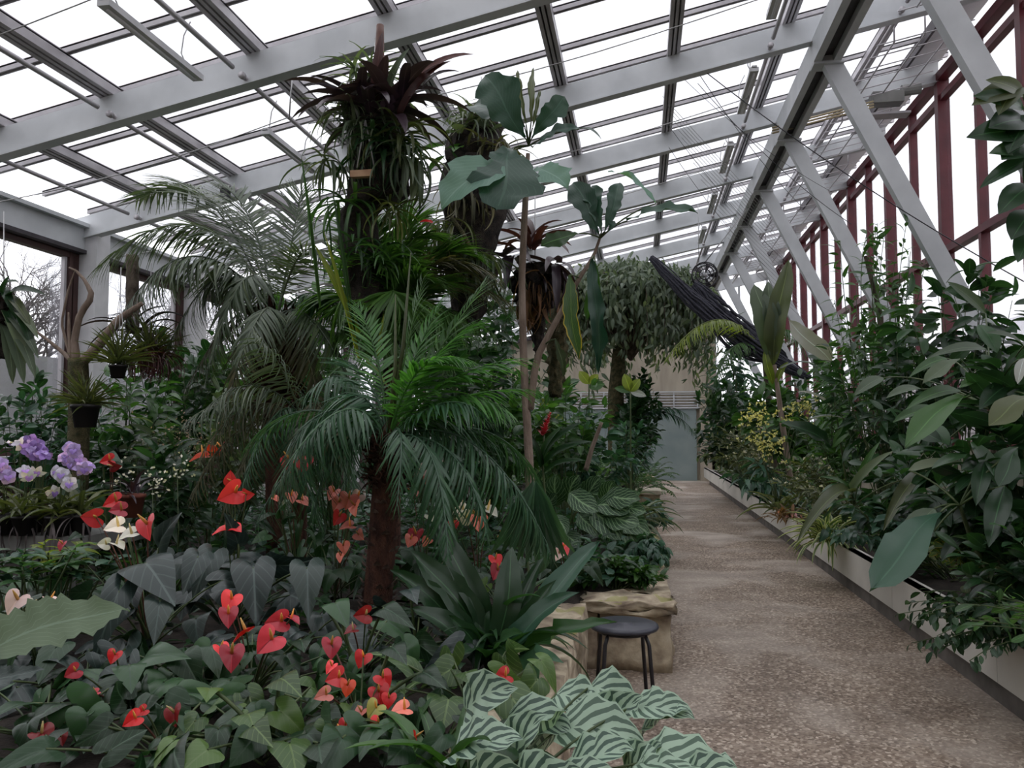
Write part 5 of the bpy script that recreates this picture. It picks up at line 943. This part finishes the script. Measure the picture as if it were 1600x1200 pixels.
# ---- other foreground plants
t = thing('jagged_leaf_plant', P(-40, 1100, 2.3)*[1, 1, 0]+[0, 0, SOIL], 'huge pale green leaf with a jagged edge reaching in from the left edge', 'plant')
T_JAG = leafT(22, 6, 'ell', .40, .55, .12, .045, .11)
TL['jag'] = T_JAG
leaf1(t, P(-60, 1045, 2.2), P(200, 950, 2.5), 'jag', leaf_mat('jagged_leaf', (.085, .14, .085), .2, 'veins', c2=(.16, .23, .15), nveins=10, rough=.55), up=unit(UP*.8+tocam(P(60, 980, 2.3))*.75), wf=1.0, name='jagged_leaf', petiole=t['_off'])
leaf1(t, P(-50, 1080, 2.1), P(70, 1045, 2.2), 'jag', 'anthdark', face=.5, wf=.8, name='jagged_leaf', petiole=t['_off'])
def pinwheel(label, x, y, Y, n, mat, L0, leaf='ell', nl=9):
    c = P(x, y, Y); b = np.array([c[0], Y, SOIL]); t = thing('leafy_plant', b, label, 'plant'); st_, fo = MB(), MB()
    for k in range(n):
        q = c+rng.normal(0, 1, 3)*[.13, .12, .05]; st_.tube(bez(b, (b+q)/2+rng.normal(0, .04, 3), q, 6), .005, 5); a = np.arange(nl)*2.39996; e = np.radians(rng.uniform(0, 35, nl)); fo.inst(TL[leaf], q-UP*.01*np.arange(nl)[:, None], np.stack([np.cos(a)*np.cos(e), np.sin(a)*np.cos(e), np.sin(e)], 1), UP+rng.normal(0, .1, (nl, 3)), L0*rng.uniform(.7, 1.1, nl))
    st_.build('stems', M['stem'], t); fo.build('foliage', L_(mat), t)
pinwheel('light green plant with whorled oval leaves at the left edge below the bench', 22, 875, 3.5, 8, leaf_mat('soft_green_leaf', (.05, .12, .045), .4, 'veins', c2=(.1, .18, .09), trans=.25), .14)
pinwheel('fresh lime-green whorled plant just below the bench', 58, 850, 3.8, 4, 'yellow', .12)
pinwheel('small grey-green whorled plant in the dark below the bench', 95, 880, 3.7, 7, 'blue', .13)
# dark bird's-nest plant right of the trunk
nb_ = P(772, 1045, 3.9); nb_[2] = SOIL+.05; t = thing('birds_nest_plant', nb_, 'dark plant of long leathery blades standing against the stone wall, right of the palm trunk', 'plant')
for (bx, by), (tx, ty), Y2, m, wf, fc, T in [((760, 1030), (640, 860), 3.9, 'deep', .9, .5, 'banana'), ((768, 1020), (680, 810), 4.1, 'deep', .6, .6, 'banana'), ((755, 1035), (610, 890), 3.8, 'deep', .75, .6, 'banana'), ((775, 1020), (800, 855), 4.0, 'deep', 1.0, .85, 'banana'), ((785, 1030), (870, 905), 3.9, 'deep', .6, .7, 'banana'), ((790, 1030), (940, 845), 4.2, 'blue', .55, .5, 'banana'), ((790, 1040), (905, 925), 3.7, 'blue', .8, .5, 'banana'), ((800, 1045), (965, 972), 3.6, 'deep', .55, .5, 'banana'), ((800, 1050), (880, 1035), 3.5, 'blue', .9, .6, 'banana'), ((750, 1045), (700, 960), 3.6, 'deep', .8, .6, 'banana'), ((745, 1045), (640, 950), 3.6, 'deep', 1, .5, 'banana'), ((770, 1050), (820, 990), 3.5, 'deep', .7, .6, 'banana'), ((780, 1055), (835, 1080), 3.3, 'deep', 1.1, .5, 'banana'), ((760, 1055), (725, 1020), 3.4, 'deep', .9, .5, 'banana'), ((775, 1030), (850, 870), 4.1, 'deep', .5, .7, 'banana'), ((765, 1030), (735, 880), 4.0, 'deep', .6, .7, 'banana')]:
    leaf1(t, P(bx, by, 3.85), P(tx, ty, Y2), T, m, face=fc, wf=wf*.8, name='blade')
mb = MB(); rosette(mb, nb_, 30, 'strap', .5, (20, 80), .9, .05); mb.build('small_blades', L['deep'], t)
# silver striped prayer plants in the foreground
ZL = [((735, 1080), (802, 1052), 2.55), ((805, 1095), (888, 1120), 2.5), ((876, 1062), (945, 1098), 2.6), ((930, 1050), (1005, 1085), 2.6), ((1000, 1078), (1078, 1095), 2.5), ((720, 1150), (808, 1130), 2.35), ((798, 1180), (850, 1098), 2.4), ((885, 1115), (1000, 1140), 2.45), ((900, 1170), (985, 1150), 2.3), ((985, 1185), (1035, 1140), 2.35), ((1010, 1168), (1145, 1180), 2.25), ((990, 1200), (1080, 1185), 2.2), ((820, 1215), (905, 1180), 2.2), ((880, 1210), (960, 1190), 2.15), ((745, 1200), (830, 1195), 2.2), ((1075, 1205), (1160, 1192), 2.15), ((1010, 1120), (1070, 1085), 2.5), ((850, 1150), (880, 1090), 2.45), ((945, 1110), (1000, 1065), 2.55)]
zb_ = [P(830, 1330, 2.35), P(960, 1330, 2.3)]
zt = []
for k, lab in enumerate(('silver-striped prayer plant at the bottom centre, its leaves over the low wall', 'silver-striped prayer plant at the bottom, leaning out over the path')):
    b = zb_[k].copy(); b[2] = SOIL; b[0] = min(b[0], -.50+.0*k); zt.append(thing('prayer_plant', b+[.02*k, -.12*k, 0], lab, 'plant'))
TL['zebra'] = leafT(12, 6, 'ovate', .62, .7, .16, .05)
for i, ((bx, by), (tx, ty), Y) in enumerate(ZL):
    k = 0 if (bx+tx)/2 < 895 else 1; by += 26; ty += 26
    mx, my = (bx+tx)/2, (by+ty)/2; bx, tx, by, ty = mx+(bx-mx)*1.2, mx+(tx-mx)*1.2, my+(by-my)*1.2, my+(ty-my)*1.2
    leaf1(zt[k], P(bx, by, Y+.05), P(tx, ty, Y-.03), 'zebra', 'zebra', up=unit(UP*.75+tocam(P(bx, by, Y))*.6+rng.normal(0, .22, 3)), wf=1.15, name='striped_leaf', petiole=zt[k]['_off'], pr=.0035)
# strappy green leaves at the bottom centre
t = clump('grass_clump', 'tuft of glossy green strap leaves left of the striped leaves, bottom centre', 'plant', P(690, 1230, 2.45), [('leaves', 'green', dict(n=26, T='strapw', L=.34, e=(15, 75), w=.8))], loc=P(690, 1230, 2.45))
# ================================================================== second and far bed
def veined(label, x, y, Y, leaves, mat='net', wf=1.25, T='banana'):
    c = P(x, y, Y); b = np.array([c[0], Y, SOIL]); t = thing('veined_plant', b, label, 'plant')
    for (bx, by), (tx, ty) in leaves: leaf1(t, P(bx, by, Y), P(tx, ty, Y-.15), 'veinl', mat, face=.7, wf=wf, petiole=b, name='veined_leaf')
TL['veinl'] = leafT(9, 6, 'ell', .5, .6, .12, .01)
veined('plant with white-netted leaves, the large ones hanging low over the second bed', 900, 880, 7.2, [((868, 805), (885, 835)), ((905, 803), (935, 838)), ((925, 795), (970, 845)), ((930, 790), (985, 800)), ((890, 770), (935, 800)), ((860, 800), (835, 830)), ((940, 800), (1000, 820)), ((945, 775), (1000, 780)), ((880, 830), (905, 860))])
veined('plant with white-netted upright leaves behind the hanging ones', 880, 840, 8.2, [((845, 790), (835, 745)), ((865, 790), (870, 740)), ((885, 785), (905, 742)), ((905, 775), (955, 758)), ((910, 780), (940, 745)), ((850, 800), (870, 770)), ((920, 770), (960, 785)), ((840, 770), (850, 735))])
veined('plant with white-netted leaves standing over the middle stones of the second bed', 960, 850, 7.8, [((950, 800), (985, 835)), ((960, 795), (1010, 800)), ((945, 790), (960, 750)), ((965, 790), (1000, 770)), ((940, 805), (950, 850)), ((960, 810), (1015, 835)), ((930, 800), (915, 770)), ((970, 800), (995, 860))])
veined('green veined plant low in the shadow by the fan leaf', 850, 880, 6.2, [((830, 850), (845, 890)), ((860, 860), (900, 875)), ((880, 880), (905, 905)), ((850, 890), (880, 900))], 'deep')
t = thing('ginger_plant', P(860, 900, 7.0)*[1, 1, 0]+[0, 0, SOIL], 'red torch-shaped flower with dark strap leaves right of the slim trunk', 'flowering plant')
trunk(t, [t['_off'], P(848, 730, 7.0), P(850, 680, 7.0)], [.012, .010, .008], 'stem', 'stalk'); mb = MB(); k = 34; u = np.linspace(0, 1, k); a = np.arange(k)*2.39996
mb.inst(TL['ovate'], P(848, 682, 7.0)*(1-u)[:, None]+P(860, 646, 7.0)*u[:, None], np.stack([np.cos(a)*.6, np.sin(a)*.6, np.full(k, .8)], 1), np.stack([-np.cos(a), -np.sin(a), np.ones(k)*.5], 1), .075*(1.2-u*.8)); mb.build('bracts', F['rose'], t)
for (bx, by), (tx, ty) in [((848, 720), (910, 660)), ((848, 730), (925, 690)), ((846, 720), (880, 665)), ((850, 740), (915, 720)), ((845, 730), (820, 670))]: leaf1(t, P(bx, by, 7.0), P(tx, ty, 6.9), 'strapw', 'deep', face=.5, wf=.9, name='strap_leaf')
fern('bright green fern at the corner of the far bed', 1000, 715, 15.2, 18, .95, 'green', base_z=.5, leafL=.14, el=(0, 60))
fern('fern with arching fronds spilling down to the path beyond the pale coping', 1010, 735, 17.4, 14, .8, 'green', base_z=.5, leafL=.14, el=(-15, 50))
fern('dark fern under the weeping tree', 930, 700, 14.5, 16, 1.1, 'green', base_z=.6, leafL=.16, el=(10, 70))
fern('grey-green fern beside the ivy thicket at the edge of the far path', 1050, 655, 17.0, 0, 1, 'blue')
for (cx, cy), (tx, ty) in [((1050, 625), (1088, 680)), ((1040, 620), (1075, 650))]: frond(bpy.data.objects['fern.003'], P(1000, 655, 17.0), P(cx, cy, 17), P(tx, ty, 16.8), 26, .34, 'leafletw', 'blue', .012, hang=.5)
t = thing('lime_shrub', P(985, 700, 12)*[1, 1, 0]+[0, 0, SOIL], 'tall sapling with big lime-green leaves in front of the weeping tree', 'plant')
for bx, tx, ty, m, w_ in [(985, 1000, 598, 'yellow', 1.1), (985, 975, 590, 'yellow', 1), (985, 1010, 625, 'silver', .8), (985, 960, 612, 'green', .8)]:
    leaf1(t, P(bx, 612, 12), P(tx, ty-6, 12), 'ell', m, face=.8, wf=w_*1.3, name='lime_leaf')
for bx, by, tx, ty, m in [(920, 600, 905, 580, 'yellow'), (920, 600, 935, 585, 'yellow'), (920, 605, 945, 600, 'green'), (862, 640, 880, 655, 'yellow'), (862, 630, 850, 610, 'green'), (858, 620, 845, 640, 'yellow'), (862, 610, 880, 598, 'yellow')]: leaf1(t, P(bx, by, 11), P(tx, ty, 11), 'ell', m, face=.8, wf=1.5, name='lime_leaf')
trunk(t, [t['_off'], P(985, 612, 12)], [.018, .01], 'stem', 'stem'); trunk(t, [P(930, 760, 11), P(921, 680, 11), P(920, 600, 11)], [.014, .012, .008], 'stem', 'stem'); trunk(t, [P(915, 735, 9), P(925, 700, 9), P(940, 660, 9)], [.03, .025, .02], 'palebark', 'stem')
t = clump('strap_leaf_plant', 'strappy plant with arching leaves draping over the stones of the second bed', 'plant', P(985, 830, 9.6)*[1, 1, 0]+[0, 0, SOIL], [('leaves', 'greypalm', dict(n=46, T='strap', L=.75, e=(10, 75), w=.7, jit=.08))])
for (bx, by), (tx, ty), m in [((985, 790), (1045, 828), 'bark'), ((990, 782), (1028, 775), 'grey'), ((980, 785), (1024, 820), 'bark')]: leaf1(t, P(bx, by, 9.6), P(tx, ty, 9.4), 'strap', L['olive'] if m == 'bark' else m, face=.3, wf=.5, name='arching_leaf')
# ================================================================== right trough
t = thing('orchid_spray', P(1215, 770, 12)*[1, 1, 0]+[0, 0, SOIL], 'yellow dancing-lady style orchid with three sprays of small blooms over the trough', 'orchid')
for i, (cx, cy, rx, ry, k) in enumerate([(1180, 650, 12, 10, 26), (1168, 655, 14, 6, 16), (1195, 690, 14, 10, 34), (1205, 700, 14, 12, 30), (1172, 680, 7, 6, 12), (1240, 645, 18, 10, 34), (1265, 635, 10, 8, 16), (1255, 628, 10, 8, 10), (1190, 640, 8, 8, 12)]):
    c = P(cx, cy, 11.8); mb = MB(); q = c+rng.normal(0, 1, (k, 3))*[rx/110, .12, ry/110]
    for _ in range(4): mb.inst(TL['tiny'], q, rdirs(k, -50, 50), tocam(c)+rng.normal(0, .4, (k, 3)), .042)
    tag(mb.build('blooms', F['yellow'], t), kind='stuff'); mb = MB(); mb.tube(bez(t['_off'], (np.array(t['_off'])+c)/2+UP*.3, c, 8), .006, 5); mb.build('flower_stalk', M['stem'], t)
mb = MB(); rosette(mb, t['_off'], 22, 'strapw', .55, (20, 75), .8, .08); mb.build('leaves', L['olive'], t)
def bigleaf(name, label, base, leaves, cat='plant', stemr=None, stempts=None, sm='stem'):
    t = thing(name, base, label, cat)
    if stempts is not None: trunk(t, stempts, stemr, sm, 'stem')
    for (bx, by, Y1), (tx, ty, Y2), T, m, wf, fc in leaves: leaf1(t, P(bx, by, Y1), P(tx, ty, Y2), T, m, face=fc, wf=wf, name='large_leaf', petiole=(stempts[-1] if stempts is not None else base), pr=.005)
    return t
def gb(x, Y): p = P(x, 700, Y); return np.array([min(max(p[0], 2.35), 4.05), Y, SOIL-.05])
b = gb(1218, 13); bigleaf('banana_plant', 'banana-like plant with upright split leaves in front of the end window', b, [((1208, 570, 13), (1232, 405, 13), 'banana', 'olive', .55, .8), ((1205, 560, 13), (1178, 445, 13), 'banana', 'greypalm', .9, .8), ((1208, 560, 13), (1200, 440, 13), 'banana', 'greypalm', .7, .8), ((1207, 600, 13), (1195, 545, 13), 'banana', 'yellow', .7, .8), ((1212, 600, 13), (1232, 565, 13), 'banana', 'yellow', .7, .6), ((1215, 580, 13), (1275, 570, 13), 'strap', 'silver', .6, .5)], stempts=[b, P(1222, 660, 13), P(1210, 570, 13)], stemr=[.05, .045, .03], sm='palebark')
b = gb(1190, 14.5); t = thing('palm_tree', b, 'palm with one long arched light green frond hanging left over the path end', 'palm tree'); top = P(1195, 560, 14.5); trunk(t, [b, top], [.07, .05], 'bark'); frond(t, top, P(1130, 440, 14), P(1042, 560, 13), 70, .40, 'leafletw', 'yellow', .02, hang=.5, w=.55); frond(t, top, P(1150, 500, 14), P(1120, 590, 13.6), 50, .4, 'leafletd', 'green', .015, hang=.5); frond(t, top, P(1230, 470, 14), P(1260, 560, 14), 50, .4, 'leafletd', 'green', .015, hang=.5)
b = gb(1300, 9.5); bigleaf('silver_leaf_plant', 'plant with a long silvery blade leaf held up before the props', b, [((1298, 565, 9.3), (1232, 500, 9.3), 'banana', 'silver', 1.0, .8), ((1300, 640, 9.4), (1245, 612, 9.4), 'strapw', 'silver', .7, .4), ((1260, 660, 9.5), (1330, 660, 9.4), 'strapw', 'silver', .5, .3), ((1300, 700, 9.4), (1222, 660, 9.4), 'banana', 'deep', .9, .5), ((1300, 700, 9.4), (1345, 655, 9.4), 'banana', 'green', .8, .5)], stempts=[b, P(1300, 600, 9.4)], stemr=[.012, .008])
b = gb(1560, 6.4); bl = [((1500, 560, 6), (1442, 598, 5.8), 'obov', 'grey', 0.68, .6), ((1380, 590, 7), (1335, 618, 6.8), 'ell', 'grey', 0.68, .6), ((1440, 608, 6.6), (1385, 622, 6.4), 'ell', 'grey', 0.56, .5), ((1560, 585, 5.8), (1500, 605, 5.7), 'obov', 'green', 0.68, .5), ((1510, 620, 5.6), (1415, 697, 5.2), 'obov', 'green', 0.59, .6), ((1610, 620, 5.2), (1545, 665, 5), 'obov', 'olive', 1.05, .7), ((1500, 610, 6), (1415, 640, 5.8), 'lance', 'green', 0.96, .5), ((1580, 600, 5.7), (1530, 640, 5.5), 'ell', 'deep', 0.81, .6), ((1600, 540, 5.6), (1540, 520, 5.5), 'ell', 'grey', 0.50, .5), ((1540, 490, 7), (1480, 440, 7), 'ell', 'grey', 0.56, .6), ((1470, 640, 6.2), (1395, 660, 6), 'ell', 'green', 0.56, .5), ((1600, 560, 5), (1590, 600, 4.9), 'ell', 'silver', 0.74, .6), ((1540, 545, 6.3), (1450, 560, 6.2), 'lance', 'grey', 0.96, .5), ((1480, 560, 7), (1420, 590, 6.9), 'lance', 'green', 1.04, .5), ((1440, 730, 6.2), (1500, 740, 6), 'lance', 'grey', 0.80, .5)]
bigleaf('large_leaved_shrub', 'shrub with long paddle-shaped pale green leaves at the middle right', b, bl, 'bush', stempts=[b, P(1555, 760, 6.2), P(1550, 640, 6.1)], stemr=[.03, .025, .015], sm='bark')
b = gb(1500, 5.6); bigleaf('large_leaved_shrub', 'plant with one very large blue-green leaf drooping over the trough edge', b, [((1470, 800, 5), (1358, 925, 4.4), 'obov', 'blue', 0.62, .75), ((1460, 795, 5.1), (1405, 860, 4.9), 'ell', 'grey', 0.81, .6), ((1570, 760, 5), (1545, 855, 4.7), 'ell', 'deep', 0.62, .7), ((1420, 735, 5.5), (1505, 722, 5.4), 'lance', 'grey', 0.96, .5), ((1540, 720, 5.2), (1525, 790, 5), 'ell', 'deep', 0.68, .7), ((1590, 700, 5), (1560, 760, 4.8), 'obov', 'deep', 0.87, .7), ((1460, 830, 5.2), (1500, 860, 5.1), 'ell', 'deep', 0.62, .6)], 'bush', stempts=[b, P(1520, 850, 5.4), P(1500, 790, 5.2)], stemr=[.02, .016, .01])
b = gb(1350, 7.0); bigleaf('strap_leaf_plant', 'plant with long narrow blades, one slanting down over the trough by the path', b, [((1330, 770, 7), (1395, 705, 6.8), 'strapw', 'grey', .9, .6), ((1330, 770, 7), (1245, 848, 6.2), 'strapw', 'olive', .6, .6), ((1340, 760, 7), (1375, 690, 6.9), 'strapw', 'green', .8, .6), ((1330, 770, 7), (1280, 745, 6.9), 'strapw', 'green', .9, .5), ((1440, 745, 6.5), (1380, 830, 6), 'strapw', 'olive', .8, .6)], stempts=[b, P(1335, 790, 7)], stemr=[.012, .01])
clump('spider_plant', 'variegated spider plant with cream-striped arching leaves in the middle of the trough', 'plant', P(1290, 750, 8.8)*[1, 1, 0]+[0, 0, SOIL], [('leaves', 'variegated', dict(n=90, T='strap', L=.5, e=(5, 85), w=.8, jit=.05))])
clump('pink_bromeliad', 'small pinkish bromeliad at the trough edge below the yellow orchid', 'bromeliad', P(1228, 762, 11)*[1, 1, 0]+[0, 0, SOIL], [('leaves', 'dry', dict(n=40, T='strapw', L=.25, e=(5, 80), w=1, jit=.08)), ('flowers', F['pink'], dict(n=14, T='tiny', L=.08, e=(20, 85), w=1, jit=.10))])
b = gb(1380, 9.9); tk = [b, P(1372, 640, 9.9), P(1378, 500, 9.9), P(1352, 400, 9.9)]
t = thing('dark_trunk_tree', b, 'thin-trunked tree whose trunk shows between the trough bushes', 'tree'); trunk(t, tk, [.05, .04, .03, .02], 'bark')
# overhanging branch top right
b = gb(1640, 6.5); b[0] = 3.9; t = thing('overhanging_tree', b, 'tree with broad drooping dark leaves entering at the top right corner', 'tree')
trunk(t, [b, P(1690, 600, 6), P(1650, 420, 5.8), P(1625, 260, 5.7), P(1600, 140, 5.7)], [.05, .045, .035, .025, .012], 'bark')
for bx, by, tx, ty, m, w_ in [(1600, 140, 1518, 165, 'olive', .8), (1600, 150, 1540, 125, 'olive', .7), (1600, 170, 1520, 150, 'deep', .7), (1605, 190, 1545, 200, 'deep', 1.3), (1610, 210, 1510, 215, 'deep', .9), (1610, 230, 1565, 250, 'deep', 1.4), (1610, 240, 1545, 240, 'deep', .8), (1612, 250, 1530, 295, 'deep', .5), (1612, 290, 1560, 335, 'deep', 1.0), (1615, 330, 1580, 375, 'deep', 1.2), (1612, 180, 1575, 240, 'deep', 1.1), (1620, 300, 1600, 250, 'deep', 1.0), (1618, 360, 1590, 410, 'deep', 1), (1590, 135, 1560, 180, 'olive', .9)]:
    leaf1(t, P(bx, by, 5.7), P(tx, ty, 5.5), 'ell', m, face=.7, wf=w_, name='drooping_leaf', petiole=P(1625, (by+200)/2+60, 5.7), pr=.004)
